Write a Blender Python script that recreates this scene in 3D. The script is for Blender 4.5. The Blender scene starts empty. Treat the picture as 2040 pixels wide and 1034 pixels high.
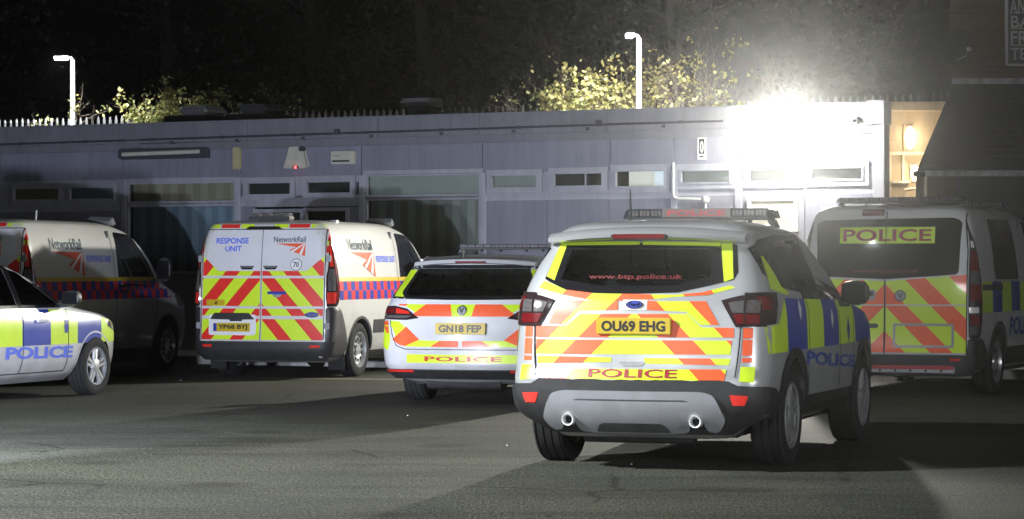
import bpy, bmesh, math, random
from mathutils import Vector, Matrix
from mathutils.bvhtree import BVHTree
R = math.radians
SC = bpy.context.scene
COL = SC.collection
# ------------------------------------------------------------------ camera
F, HZ, CX, CH = 5000.0, 536.0, 1020.0, 1.37
cam = bpy.data.cameras.new('camera'); co = bpy.data.objects.new('camera', cam); COL.objects.link(co)
co.location = (0, 0, CH); co.rotation_euler = (R(90), 0, 0)
cam.sensor_width = 36; cam.lens = F/2040*36; cam.shift_y = (HZ-517)/2040
cam.clip_start = .1; cam.clip_end = 1000
SC.camera = co
# ------------------------------------------------------------------ world, light, exposure
W = bpy.data.worlds.new('World'); SC.world = W; W.use_nodes = True
nt = W.node_tree; bg = nt.nodes['Background']
sky = nt.nodes.new('ShaderNodeTexSky'); sky.sky_type = 'NISHITA'; sky.sun_disc = False
sky.sun_elevation = R(-4); sky.sun_rotation = R(200)
nt.links.new(sky.outputs[0], bg.inputs[0]); bg.inputs[1].default_value = .005
SC.view_settings.view_transform = 'Standard'; SC.view_settings.look = 'None'
SC.view_settings.exposure = 0; SC.view_settings.gamma = 1
SC.view_settings.use_curve_mapping = False
def lamp(kind, name, loc, power, color, target=None, size=.1, angle=None, blend=.5, parent=None):
    l = bpy.data.lights.new(name, kind); l.energy = power; l.color = color
    if kind == 'AREA': l.size = size
    else: l.shadow_soft_size = size
    if kind == 'SPOT': l.spot_size = R(angle); l.spot_blend = blend
    o = bpy.data.objects.new(name, l); COL.objects.link(o); o.location = loc
    if target is not None:
        o.rotation_euler = (Vector(target)-Vector(loc)).to_track_quat('-Z', 'Y').to_euler()
    return o
# headlights of a car standing outside the frame on the left (their light and shadows are what the photo shows)
HEAD = (.78, .84, 1.0)
for dx in (-.62, .62):
    lamp('SPOT', 'headlight', (-4.9+dx, 15.5, .75), 4500, HEAD, (-3.8+dx, 35, 1.4), .08, 50, .5)
# added unseen fill lamps: behind left, low at right, over the left foreground
l_ = lamp('AREA', 'fill_lamp', (-9, -6, 3.4), 170, (.95, .98, 1.0), (3.2, 20, .8), 3.0); l_.data.spread = R(62)
lamp('AREA', 'fill_lamp', (9, 7, 1.9), 620, (.97, .98, 1.0), (2.6, 21, .8), 1.6)
lamp('SPOT', 'fill_lamp', (-9, 13.5, 6.5), 17000, (.93, .97, 1.0), (-3.4, 16.5, 0), .3, 74, 1.0)
# LED flood light on the building wall
FLOOD_POS = (3.84, 34.64, 3.3)
lamp('POINT', 'floodlight_lamp', FLOOD_POS, 360, (1.0, .97, .86), size=.14)
lamp('SPOT', 'floodlight_lamp', FLOOD_POS, 4300, (1.0, .97, .86), (-6.5, 22, 0), .14, 104, .9)
# ------------------------------------------------------------------ materials
def mat(name, col, rough=.5, metal=0, spec=.5, coat=0, var=.08, vscale=6, bump=0, bscale=60, emit=None, estr=0, dirt=0):
    m = bpy.data.materials.new(name); m.use_nodes = True; n = m.node_tree.nodes; l = m.node_tree.links
    b = n['Principled BSDF']; b.inputs['Roughness'].default_value = rough; b.inputs['Metallic'].default_value = metal
    b.inputs['Specular IOR Level'].default_value = spec
    b.inputs['Coat Weight'].default_value = coat; b.inputs['Coat Roughness'].default_value = .06
    b.inputs['Base Color'].default_value = (*col, 1)
    if var:
        tc = n.new('ShaderNodeTexCoord'); nz = n.new('ShaderNodeTexNoise'); nz.inputs['Scale'].default_value = vscale
        nz.inputs['Detail'].default_value = 6; nz.inputs['Roughness'].default_value = .65
        l.new(tc.outputs['Object'], nz.inputs['Vector'])
        rp = n.new('ShaderNodeValToRGB'); e = rp.color_ramp.elements
        e[0].position = .3; e[1].position = .7
        e[0].color = (*[c*(1-var) for c in col], 1); e[1].color = (*[min(1, c*(1+var)) for c in col], 1)
        l.new(nz.outputs['Fac'], rp.inputs[0]); l.new(rp.outputs[0], b.inputs['Base Color'])
        mr = n.new('ShaderNodeMapRange'); mr.inputs['To Min'].default_value = max(.02, rough*.8); mr.inputs['To Max'].default_value = min(1, rough*1.25)
        l.new(nz.outputs['Fac'], mr.inputs[0]); l.new(mr.outputs[0], b.inputs['Roughness'])
        if dirt:   # road film that thins out upward, broken up by noise
            sx = n.new('ShaderNodeSeparateXYZ'); l.new(tc.outputs['Object'], sx.inputs[0])
            ad = n.new('ShaderNodeMath'); ad.operation = 'MULTIPLY_ADD'; ad.inputs[1].default_value = .7; l.new(nz.outputs['Fac'], ad.inputs[0]); l.new(sx.outputs[2], ad.inputs[2])
            m2 = n.new('ShaderNodeMapRange'); m2.inputs['From Min'].default_value = .55; m2.inputs['From Max'].default_value = 1.15
            m2.inputs['To Min'].default_value = dirt; m2.inputs['To Max'].default_value = dirt*.08; l.new(ad.outputs[0], m2.inputs[0])
            mx = n.new('ShaderNodeMix'); mx.data_type = 'RGBA'; l.new(m2.outputs[0], mx.inputs['Factor'])
            l.new(rp.outputs[0], mx.inputs['A']); mx.inputs['B'].default_value = (.10, .092, .08, 1); l.new(mx.outputs['Result'], b.inputs['Base Color'])
    if bump:
        tc = n.new('ShaderNodeTexCoord'); nz = n.new('ShaderNodeTexNoise'); nz.inputs['Scale'].default_value = bscale; nz.inputs['Detail'].default_value = 4
        l.new(tc.outputs['Object'], nz.inputs['Vector']); bp = n.new('ShaderNodeBump'); bp.inputs['Strength'].default_value = bump; bp.inputs['Distance'].default_value = .01
        l.new(nz.outputs['Fac'], bp.inputs['Height']); l.new(bp.outputs[0], b.inputs['Normal'])
    if emit: b.inputs['Emission Color'].default_value = (*emit, 1); b.inputs['Emission Strength'].default_value = estr
    return m
def streaks(m, amt=.35, sc=(5,5,.45)):
    n = m.node_tree.nodes; l = m.node_tree.links; b = n['Principled BSDF']; src = b.inputs['Base Color'].links[0].from_socket
    tc = n.new('ShaderNodeTexCoord'); mp = n.new('ShaderNodeMapping'); mp.inputs['Scale'].default_value = sc; l.new(tc.outputs['Object'], mp.inputs[0])
    nz = n.new('ShaderNodeTexNoise'); nz.inputs['Scale'].default_value = 1.6; nz.inputs['Detail'].default_value = 8; nz.inputs['Roughness'].default_value = .7; l.new(mp.outputs[0], nz.inputs['Vector'])
    mr = n.new('ShaderNodeMapRange'); mr.inputs['From Min'].default_value = .35; mr.inputs['From Max'].default_value = .6; mr.inputs['To Min'].default_value = 1-amt; l.new(nz.outputs['Fac'], mr.inputs[0])
    mx = n.new('ShaderNodeMix'); mx.data_type = 'RGBA'; mx.blend_type = 'MULTIPLY'; mx.inputs['Factor'].default_value = 1; l.new(src, mx.inputs['A']); l.new(mr.outputs[0], mx.inputs['B']); l.new(mx.outputs['Result'], b.inputs['Base Color'])
def glass_mat(name, tint, refl=1.0, rough=.02):
    m = bpy.data.materials.new(name); m.use_nodes = True; n = m.node_tree.nodes; l = m.node_tree.links
    n.remove(n['Principled BSDF']); out = n['Material Output']
    t = n.new('ShaderNodeBsdfTransparent'); t.inputs[0].default_value = (*tint, 1)
    g = n.new('ShaderNodeBsdfGlossy'); g.inputs['Roughness'].default_value = rough; g.inputs[0].default_value = (refl, refl, refl, 1)
    f = n.new('ShaderNodeFresnel'); f.inputs[0].default_value = 1.5
    nz = n.new('ShaderNodeTexNoise'); nz.inputs['Scale'].default_value = 2.5; tc = n.new('ShaderNodeTexCoord'); l.new(tc.outputs['Object'], nz.inputs['Vector'])
    bp = n.new('ShaderNodeBump'); bp.inputs['Strength'].default_value = .02; l.new(nz.outputs['Fac'], bp.inputs['Height']); l.new(bp.outputs[0], g.inputs['Normal'])
    mx = n.new('ShaderNodeMixShader'); l.new(f.outputs[0], mx.inputs[0]); l.new(t.outputs[0], mx.inputs[1]); l.new(g.outputs[0], mx.inputs[2])
    l.new(mx.outputs[0], out.inputs['Surface'])
    return m
M = {
 'white_paint': mat('white_paint', (.62,.63,.66), .32, 0, .5, .6, .04, 3, dirt=.45),
 'silver_paint': mat('silver_paint', (.50,.52,.54), .30, .35, .5, .7, .04, 3, dirt=.4),
 'cream_paint': mat('cream_paint', (.56,.56,.535), .33, 0, .5, .6, .04, 3, dirt=.5),
 'black_plastic': mat('black_plastic', (.022,.022,.024), .5, 0, .5, 0, .25, 12, .1, 200),
 'grey_plastic': mat('grey_plastic', (.042,.043,.047), .55, 0, .5, 0, .25, 9, .1, 200),
 'satin_silver': mat('satin_silver', (.27,.28,.30), .42, .3, .5, 0, .08, 8),
 'chrome': mat('chrome', (.75,.75,.75), .12, 1, .5, 0, .05),
 'bright_metal': mat('bright_metal', (.85,.85,.86), .38, .5, .6, 0, .05),
 'alloy': mat('alloy', (.52,.53,.55), .3, .7, .5, 0, .12, 14),
 'steel': mat('steel', (.28,.28,.28), .5, .6, .5, 0, .3, 14),
 'rubber': mat('rubber', (.016,.016,.017), .8, 0, .25, 0, .3, 18, .2, 120),
 'underbody': mat('underbody', (.03,.03,.032), .7, .2, .4, 0, .4, 10, .4, 30),
 'lime': mat('lime_film', (.58,.80,.03), .32, 0, .5, .3, .04, 7),
 'red': mat('red_film', (.84,.115,.035), .32, 0, .5, .3, .04, 7),
 'red_van': mat('red_film_deep', (.68,.03,.025), .32, 0, .5, .3, .04, 7),
 'blue': mat('blue_film', (.025,.05,.33), .3, 0, .5, .3, .05, 7),
 'text_blue': mat('text_blue', (.02,.07,.34), .35, 0, .5, .2, .05),
 'text_pale_blue': mat('text_pale_blue', (.10,.16,.72), .35, 0, .5, .2, .05),
 'text_red': mat('text_red', (.50,.02,.02), .35, 0, .5, .2, .05),
 'text_maroon': mat('text_maroon', (.30,.02,.03), .4, 0, .5, 0, .05),
 'text_dim': mat('text_dim', (.17,.02,.02), .5, 0, .4, 0, .05),
 'logo_orange': mat('logo_orange', (.70,.10,.03), .35, 0, .5, .2, .05),
 'text_dark': mat('text_dark', (.02,.05,.07), .35, 0, .5, .2, .05),
 'black': mat('black_ink', (.01,.01,.012), .4, 0, .5, 0, 0),
 'gap': mat('panel_gap', (.012,.012,.014), .8, 0, .2, 0, 0),
 'plate_yellow': mat('plate_yellow', (.50,.36,.012), .4, 0, .5, 0, .05, 9),
 'plate_blue': mat('plate_blue', (.01,.03,.30), .4, 0, .5, 0, 0),
 'red_lens': mat('red_lens', (.13,.008,.010), .12, 0, .6, .8, .2, 30),
 'red_reflector': mat('red_reflector', (.65,.03,.02), .2, 0, .6, .8, .1, 60),
 'clear_lens': mat('clear_lens', (.16,.15,.15), .14, .4, .6, .8, .35, 45),
 'dark_lens': mat('dark_lens', (.03,.018,.02), .1, 0, .6, .8, .2, 30),
 'blue_lens': mat('blue_lens', (.028,.033,.045), .12, 0, .6, .8, .2, 30),
 'bar_white': mat('bar_white', (.085,.07,.07), .3, 0, .5, .4, .1, 20),
 'tint': mat('tinted_glass', (.010,.010,.012), .10, 0, .25, 0, .1, 3),
 'glass': glass_mat('car_glass', (.66,.71,.69), .9),
 'seat': mat('seat_fabric', (.03,.03,.033), .85, 0, .3, 0, .2, 30),
 'badge_white': mat('badge_white', (.7,.7,.7), .4, 0, .5, 0, .05),
 'skin_line': mat('white_edge', (.72,.73,.75), .35, 0, .5, .3, .03),
}
# ------------------------------------------------------------------ object helpers
def smooth(me, ang=35):
    me.shade_smooth()
    me.set_sharp_from_angle(angle=R(ang))
def part(name, verts, faces, m, parent=None, sm=True, ang=35):
    me = bpy.data.meshes.new(name); me.from_pydata([tuple(v) for v in verts], [], faces); me.validate(); me.update()
    if m: me.materials.append(m)
    if sm and len(me.polygons): smooth(me, ang)
    o = bpy.data.objects.new(name, me); COL.objects.link(o)
    if parent: o.parent = parent
    return o
def frombm(name, bm, m, parent=None, ang=35):
    me = bpy.data.meshes.new(name); bm.normal_update(); bm.to_mesh(me); bm.free(); me.materials.append(m); smooth(me, ang)
    o = bpy.data.objects.new(name, me); COL.objects.link(o)
    if parent: o.parent = parent
    return o
def thing(name, label, cat, loc=(0,0,0), rz=0, group=None):
    o = bpy.data.objects.new(name, None); COL.objects.link(o); o.location = loc; o.rotation_euler = (0,0,rz)
    o['label'] = label; o['category'] = cat
    if group: o['group'] = group
    return o
def tag(o, label, cat, group=None):
    o['label'] = label; o['category'] = cat
    if group: o['group'] = group
    return o
def kind(o, k): o['kind'] = k; return o
class MB:
    def __init__(s): s.v = []; s.f = []
    def add(s, v, f):
        n = len(s.v); s.v += [tuple(p) for p in v]; s.f += [tuple(i+n for i in q) for q in f]; return s
    def box(s, x0, x1, y0, y1, z0, z1, mt=None):
        v = [(x,y,z) for x in (x0,x1) for y in (y0,y1) for z in (z0,z1)]
        if mt: v = [mt @ Vector(p) for p in v]
        return s.add(v, [(0,1,3,2),(4,6,7,5),(0,4,5,1),(2,3,7,6),(0,2,6,4),(1,5,7,3)])
    def tube(s, pts, r, n=8, cap=True):
        pts = [Vector(p) for p in pts]; rs = r if isinstance(r, (list,tuple)) else [r]*len(pts)
        v = []; f = []
        up = Vector((0,0,1))
        for i, p in enumerate(pts):
            d = (pts[min(i+1,len(pts)-1)]-pts[max(i-1,0)]).normalized()
            a = d.cross(up if abs(d.z) < .9 else Vector((1,0,0))).normalized(); b = d.cross(a)
            for k in range(n):
                t = 2*math.pi*k/n; v.append(p+(a*math.cos(t)+b*math.sin(t))*rs[i])
        for i in range(len(pts)-1):
            for k in range(n): f.append((i*n+k, i*n+(k+1)%n, (i+1)*n+(k+1)%n, (i+1)*n+k))
        if cap: f.append(tuple(range(n))[::-1]); f.append(tuple((len(pts)-1)*n+k for k in range(n)))
        return s.add(v, f)
    def build(s, name, m, parent=None, ang=35): return part(name, s.v, s.f, m, parent, True, ang)
def bevel(o, w=.01, seg=2):
    bm = bmesh.new(); bm.from_mesh(o.data); bmesh.ops.remove_doubles(bm, verts=bm.verts, dist=1e-5)
    bmesh.ops.bevel(bm, geom=bm.edges[:], offset=w, segments=seg, affect='EDGES', clamp_overlap=True); bm.to_mesh(o.data); bm.free(); smooth(o.data, 27); return o
def text_geo(s, w, h, bold=.0, spacing=1.0):
    """triangles of a word scaled to w x h, origin at its centre"""
    c = bpy.data.curves.new('t', 'FONT'); c.body = s; c.size = 1; c.offset = bold; c.resolution_u = 3; c.space_character = spacing
    o = bpy.data.objects.new('t', c); COL.objects.link(o)
    dg = bpy.context.evaluated_depsgraph_get(); me = bpy.data.meshes.new_from_object(o.evaluated_get(dg))
    vs = [v.co.copy() for v in me.vertices]; fs = [tuple(p.vertices) for p in me.polygons]
    bpy.data.objects.remove(o); bpy.data.curves.remove(c); bpy.data.meshes.remove(me)
    x0 = min(v.x for v in vs); x1 = max(v.x for v in vs); y0 = min(v.y for v in vs); y1 = max(v.y for v in vs)
    return [((v.x-x0)/(x1-x0)*w-w/2, (v.y-y0)/(y1-y0)*h-h/2) for v in vs], fs
# ------------------------------------------------------------------ polygon clipping
def area(p): return sum(p[i][0]*p[(i+1)%len(p)][1]-p[(i+1)%len(p)][0]*p[i][1] for i in range(len(p)))/2
def clip(sub, cl):
    if area(cl) < 0: cl = cl[::-1]
    out = list(sub)
    for i in range(len(cl)):
        a = cl[i]; b = cl[(i+1)%len(cl)]; inp = out; out = []
        if not inp: break
        def sd(p): return (b[0]-a[0])*(p[1]-a[1])-(b[1]-a[1])*(p[0]-a[0])
        for j in range(len(inp)):
            p = inp[j]; q = inp[(j+1)%len(inp)]; sp = sd(p); sq = sd(q)
            if sp >= 0: out.append(p)
            if sp*sq < 0:
                t = sp/(sp-sq); out.append((p[0]+(q[0]-p[0])*t, p[1]+(q[1]-p[1])*t))
    return out if len(out) > 2 and abs(area(out)) > 1e-6 else []
def rounded(poly, r, n=4):
    out = []
    for i in range(len(poly)):
        a = Vector(poly[i-1]); b = Vector(poly[i]); c = Vector(poly[(i+1)%len(poly)])
        d1 = (a-b); d2 = (c-b); q = min(r, d1.length*.45, d2.length*.45)
        p1 = b+d1.normalized()*q; p2 = b+d2.normalized()*q
        for k in range(n+1):
            t = k/n; out.append(tuple(p1*(1-t)**2+b*2*t*(1-t)+p2*t*t))
    return out
# ------------------------------------------------------------------ lofted vehicle bodies
def pchip(xs, ys, x):
    n = len(xs)
    if x <= xs[0]: return ys[0]
    if x >= xs[-1]: return ys[-1]
    h = [xs[i+1]-xs[i] for i in range(n-1)]; d = [(ys[i+1]-ys[i])/h[i] for i in range(n-1)]
    m = [d[0]]+[0 if d[i-1]*d[i] <= 0 else 2*d[i-1]*d[i]/(d[i-1]+d[i]) for i in range(1,n-1)]+[d[-1]]
    i = max(k for k in range(n-1) if xs[k] <= x); t = (x-xs[i])/h[i]
    return (2*t**3-3*t*t+1)*ys[i]+(t**3-2*t*t+t)*h[i]*m[i]+(-2*t**3+3*t*t)*ys[i+1]+(t**3-t*t)*h[i]*m[i+1]
def ring(row, z, inset=0):
    yr, yf, w, br, rr, bf, rf = row
    yr += inset; yf -= inset; w -= inset
    rr = min(rr, w*.8); rf = min(rf, w*.8)
    pts = []
    wr = w*.985; wf = w*.955
    for k in range(9):
        x = (wr-rr)*k/8; pts.append((x, yr+br*(x/w)**2))
    y0 = yr+br*((wr-rr)/w)**2
    for k in range(1, 7):
        a = k/7*math.pi/2; pts.append((wr-rr+rr*math.sin(a), y0+rr*(1-math.cos(a))*.9))
    y1 = yf-bf*((wf-rf)/w)**2
    ya = y0+rr*.9; yb = y1-rf*.9
    for k in range(29):
        t = k/28; y = ya+(yb-ya)*t
        x = wr*(1-t)+wf*t + (w-(wr+wf)/2)*4*t*(1-t)
        pts.append((x, y))
    for k in range(1, 7):
        a = k/7*math.pi/2; pts.append((wf-rf+rf*math.cos(a), y1-rf*.9*(1-math.sin(a))))
    for k in range(9):
        x = (wf-rf)*(8-k)/8; pts.append((x, yf-bf*(x/w)**2))
    full = pts+[(-x, y) for x, y in reversed(pts[1:-1])]
    return [(x, y, z) for x, y in full]
def loft(rows, levels, inset=0, zclip=None):
    zs = [r[0] for r in rows]; v = []; f = []
    if zclip: levels = [z for z in levels if zclip[0] <= z <= zclip[1]]
    for z in levels:
        v += ring([pchip(zs, [r[j] for r in rows], z) for j in range(1, 8)], z, inset)
    n = len(v)//len(levels)
    for i in range(len(levels)-1):
        for k in range(n): f.append((i*n+k, i*n+(k+1)%n, (i+1)*n+(k+1)%n, (i+1)*n+k))
    f.append(tuple(range(n))[::-1]); f.append(tuple((len(levels)-1)*n+k for k in range(n)))
    return v, f
def levels_of(rows, n=56):
    z0, z1 = rows[0][0], rows[-1][0]; ls = set([r[0] for r in rows])
    for k in range(n+1): ls.add(z0+(z1-z0)*k/n)
    zl = rows[-1][0]
    for k in range(10): ls.add(zl-(k/10)**2*.12)
    out = []
    for z in sorted(ls):
        if not out or z-out[-1] > .004: out.append(z)
    return out
def boolean(o, cutters):
    par = o.parent; o.parent = None
    for ci, c in enumerate(cutters):
        n0 = len(o.data.polygons)
        for solver in ('MANIFOLD', 'EXACT'):
            md = o.modifiers.new('b', 'BOOLEAN'); md.operation = 'DIFFERENCE'; md.solver = solver; md.object = c
            if solver == 'EXACT': md.material_mode = 'TRANSFER'
            dg = bpy.context.evaluated_depsgraph_get(); me = bpy.data.meshes.new_from_object(o.evaluated_get(dg)); o.modifiers.clear()
            bm = bmesh.new(); bm.from_mesh(me); ok = len(me.polygons) > n0*.8 and abs(bm.calc_volume()) > .3 and len(me.polygons) != n0; bm.free()
            if ok: o.data = me; break
        if not ok: print('boolean failed', o.name, ci)
    for c in cutters: bpy.data.objects.remove(c)
    o.parent = par
    smooth(o.data, 32)
def prism(poly, axis, a, b):
    """poly in (x,z) for axis 'y', in (y,z) for axis 'x'"""
    if area(poly) < 0: poly = poly[::-1]
    n = len(poly)
    if axis == 'y': v = [(p[0], a, p[1]) for p in poly]+[(p[0], b, p[1]) for p in poly]
    else: v = [(a, p[0], p[1]) for p in poly]+[(b, p[0], p[1]) for p in poly]
    f = [tuple(range(n)), tuple(range(n, 2*n))[::-1]]+[(i, i+n, (i+1)%n+n, (i+1)%n) for i in range(n)]
    o = part('cut', v, f, M['seat'], None, False)
    bm = bmesh.new(); bm.from_mesh(o.data); bmesh.ops.recalc_face_normals(bm, faces=bm.faces[:]); bm.to_mesh(o.data); bm.free()
    return o
class Vehicle:
    def __init__(s, name, label, cat, X, Y, yaw, rows, paint, group=None, wheels=None, wr=.35, ww=.235, track=.9, scale=1):
        s.root = thing(name, label, cat, (X, Y, 0), -R(yaw), group); s.root.scale = (scale,)*3
        s.mw = Matrix.Translation((X, Y, 0)) @ Matrix.Rotation(-R(yaw), 4, 'Z') @ Matrix.Scale(scale, 4); s.mi = s.mw.inverted()
        s.rows = rows; v, f = loft(rows, levels_of(rows))
        s.body = part('body', v, f, paint, s.root); s.bvh = BVHTree.FromPolygons([Vector(p) for p in v], f)
        s.wr = wr; s.ww = ww; s.track = track; s.wheels = wheels; s.lib = {}
    def cutw(s, cabin=None, wins=(), arch=.055):
        cs = []
        for wy in s.wheels:
            for sg in (-1, 1):
                m = MB(); n = 28; r = s.wr+arch
                m.tube([(sg*(s.track-.33), wy, s.wr), (sg*(s.track+.35), wy, s.wr)], r, n); o = m.build('cut', M['underbody'])
                cs.append(o)
        if cabin:
            z0, z1, ins = cabin; lv = [z0+(z1-z0)*k/10 for k in range(11)]
            v, f = loft(s.rows, lv, ins); cs.append(part('cut', v, f, M['seat'], None, False))
        for poly, ax, a, b in wins: cs.append(prism(poly, ax, a, b))
        boolean(s.body, cs)
    # photo pixel -> point on the body in local coordinates
    def px(s, x, y):
        o = Vector((0,0,CH)); d = Vector(((x-CX)/F, 1, (HZ-y)/F))
        lo = s.mi @ o; ld = (s.mi.to_3x3() @ d).normalized()
        h = s.bvh.ray_cast(lo, ld)
        if h[0] is not None: return h[0]
        best = s.bvh.find_nearest(lo+ld*((s.mw.translation-o).length))   # just off the silhouette
        t = (best[0]-lo).dot(ld); best = s.bvh.find_nearest(lo+ld*t); return best[0]
    def R2(s, pts): return [(p.x, p.z) for p in (s.px(*q) for q in pts)]      # rear face polygon
    def S2(s, pts): return [(p.y, p.z) for p in (s.px(*q) for q in pts)]      # side polygon
    def hit(s, a, z, face):
        D = {'rear': (0,1,0), 'front': (0,-1,0), 'right': (-1,0,0), 'left': (1,0,0)}[face]; d = Vector(D); best = None
        for k in range(0, 40):      # past the silhouette: step inwards until the ray meets a face that looks this way
            zz = z if (z < 1.9 and face in ('rear','front')) or z < 1.8 else z-.003*k
            if face == 'rear': o = Vector((a*(1-.01*k), -4, zz))
            elif face == 'front': o = Vector((a*(1-.01*k), 9, zz))
            else: o = Vector((-3*D[0], a+(1.3-a)*.007*k, zz))
            h = s.bvh.ray_cast(o, d)
            if h[0] is None: continue
            n = h[1] if h[1].dot(d) < 0 else -h[1]
            if best is None: best = (h[0], n)
            if n.dot(d) < -.22: return h[0], n
        if best: return best
        h = s.bvh.find_nearest(Vector((a, -1 if face == 'rear' else 3.5, z)) if face in ('rear','front') else Vector((-.95*D[0], a, z))); n = h[1]
        return h[0], (n if n.dot(d) < 0 else -n)
    def patch(s, name, poly, face, m, off=.003, thick=0, cell=.07, parent='root', polys=None, sub=0, label=None):
        polys = polys or [poly]; V = []; Fc = []; key = {}; NR = []
        def vert(p):
            k = (round(p[0], 4), round(p[1], 4))
            if k not in key:
                q, n = s.hit(p[0], p[1], face); key[k] = len(V); V.append(q+n*off); NR.append(n)
            return key[k]
        for pl in polys:
            if len(pl) < 3: continue
            x0 = min(p[0] for p in pl); x1 = max(p[0] for p in pl); z0 = min(p[1] for p in pl); z1 = max(p[1] for p in pl)
            nx = max(1, math.ceil((x1-x0)/cell)); nz = max(1, math.ceil((z1-z0)/cell))
            for i in range(nx):
                for j in range(nz):
                    a = x0+(x1-x0)*i/nx; b = x0+(x1-x0)*(i+1)/nx; c = z0+(z1-z0)*j/nz; d = z0+(z1-z0)*(j+1)/nz
                    q = clip(pl, [(a,c),(b,c),(b,d),(a,d)])
                    if q:
                        if (area(q) > 0) == (face in ('left','front')): q = q[::-1] if face in ('left','front') else q
                        ids = []
                        for p in q:
                            k = vert(p)
                            if not ids or ids[-1] != k: ids.append(k)
                        if len(ids) > 2 and ids[0] == ids[-1]: ids.pop()
                        if len(set(ids)) > 2 and len(set(ids)) == len(ids):
                            nn = Vector(); c0 = V[ids[0]]
                            for t in range(1, len(ids)-1): nn += (V[ids[t]]-c0).cross(V[ids[t+1]]-c0)
                            if nn.dot(NR[ids[0]]) < 0: ids = ids[::-1]
                            Fc.append(tuple(ids))
            if thick:
                dens = []
                for i in range(len(pl)):
                    a = Vector(pl[i]); b = Vector(pl[(i+1)%len(pl)]); k = max(1, int((b-a).length/cell))
                    dens += [tuple(a+(b-a)*t/k) for t in range(k)]
                n0 = len(V)
                for p in dens:
                    q, n = s.hit(p[0], p[1], face); V.append(q+n*off); V.append(q+n*(off-thick)); NR.append(n); NR.append(n)
                k = len(dens)
                for i in range(k):
                    j = (i+1)%k; Fc.append((n0+2*i, n0+2*j, n0+2*j+1, n0+2*i+1))
        o = part(name, V, Fc, m, s.root if parent == 'root' else parent)
        if label: o['label'] = label
        return o
    def both(s, name, poly, m, **k):
        s.patch(name, poly, 'right', m, **k); s.patch(name, poly, 'left', m, **k)
    def ribbon(s, name, pts, face, m, w=.008, off=.004):
        polys = []
        for i in range(len(pts)-1):
            a = Vector(pts[i]); b = Vector(pts[i+1]); d = (b-a).normalized()*w/2; n = Vector((-d.y, d.x))
            polys.append([tuple(a-d+n), tuple(b+d+n), tuple(b+d-n), tuple(a-d-n)])
        return s.patch(name, None, face, m, off=off, polys=polys)
    def text(s, name, word, cx, cz, w, h, face, m, bold=.02, off=.006, tilt=0, spacing=1, parent=None):
        vs, fs = text_geo(word, w, h, bold, spacing); V = []
        for a, b in vs:
            p, n = s.hit(cx+a, cz+b+a*tilt, face); V.append(p+n*off)
        return part(name, V, fs, m, parent or s.root)
    def textpx(s, name, word, p0, p1, hpx, face, m, **k):
        """p0, p1: pixel centre-left and centre-right of the word"""
        a = s.px(*p0); b = s.px(*p1); c = s.px(p0[0], p0[1]-hpx/2); d = s.px(p0[0], p0[1]+hpx/2)
        if face == 'rear': return s.text(name, word, (a.x+b.x)/2, (a.z+b.z)/2, abs(b.x-a.x), abs(c.z-d.z), face, m, tilt=(b.z-a.z)/(b.x-a.x), **k)
        return s.text(name, word, (a.y+b.y)/2, (a.z+b.z)/2, abs(b.y-a.y), abs(c.z-d.z), face, m, tilt=(b.z-a.z)/(b.y-a.y), **k)
    def chevrons(s, rowpolys, bands, slope, red, off=.0045, yoff=.003, names=('yellow_marking','red_marking')):
        reds = []
        for pl in rowpolys:
            s.patch(names[0], pl, 'rear', M['lime'], off=yoff, cell=.06)
            for c0, c1 in bands:
                for sg in (-1, 1):
                    zl, zh = 0, 2.3
                    q = [(sg*(c0-slope*zl), zl), (sg*(c1-slope*zl), zl), (sg*(c1-slope*zh), zh), (sg*(c0-slope*zh), zh)]
                    half = [(0,-1),(sg*3,-1),(sg*3,4),(0,4)]
                    r = clip(clip(pl, half), q)
                    if r: reds.append(r)
        for r in reds: s.patch(names[1], r, 'rear', red, off=off, cell=.06)
    def wheel(s, y, sg, rim='alloy', steer=0):
        w = bpy.data.objects.new('wheel', None); COL.objects.link(w); w.parent = s.root
        w.location = (sg*(s.track-s.ww/2), y, s.wr); w.rotation_euler = (0, 0, (0 if sg > 0 else math.pi)+steer)
        if rim not in s.lib: s.lib[rim] = wheel_meshes(s.wr, s.ww, rim)
        for nm, me in s.lib[rim]:
            o = bpy.data.objects.new(nm, me); COL.objects.link(o); o.parent = w
            if nm == 'hole': o['kind'] = 'stuff'
        return w
def lathe(prof, n=40):
    v = []; f = []
    for k in range(n):
        a = 2*math.pi*k/n
        for (x, r) in prof: v.append((x, r*math.cos(a), r*math.sin(a)))
    m = len(prof)
    for k in range(n):
        for j in range(m-1): f.append((k*m+j, k*m+j+1, ((k+1)%n)*m+j+1, ((k+1)%n)*m+j))
    return v, f
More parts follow.
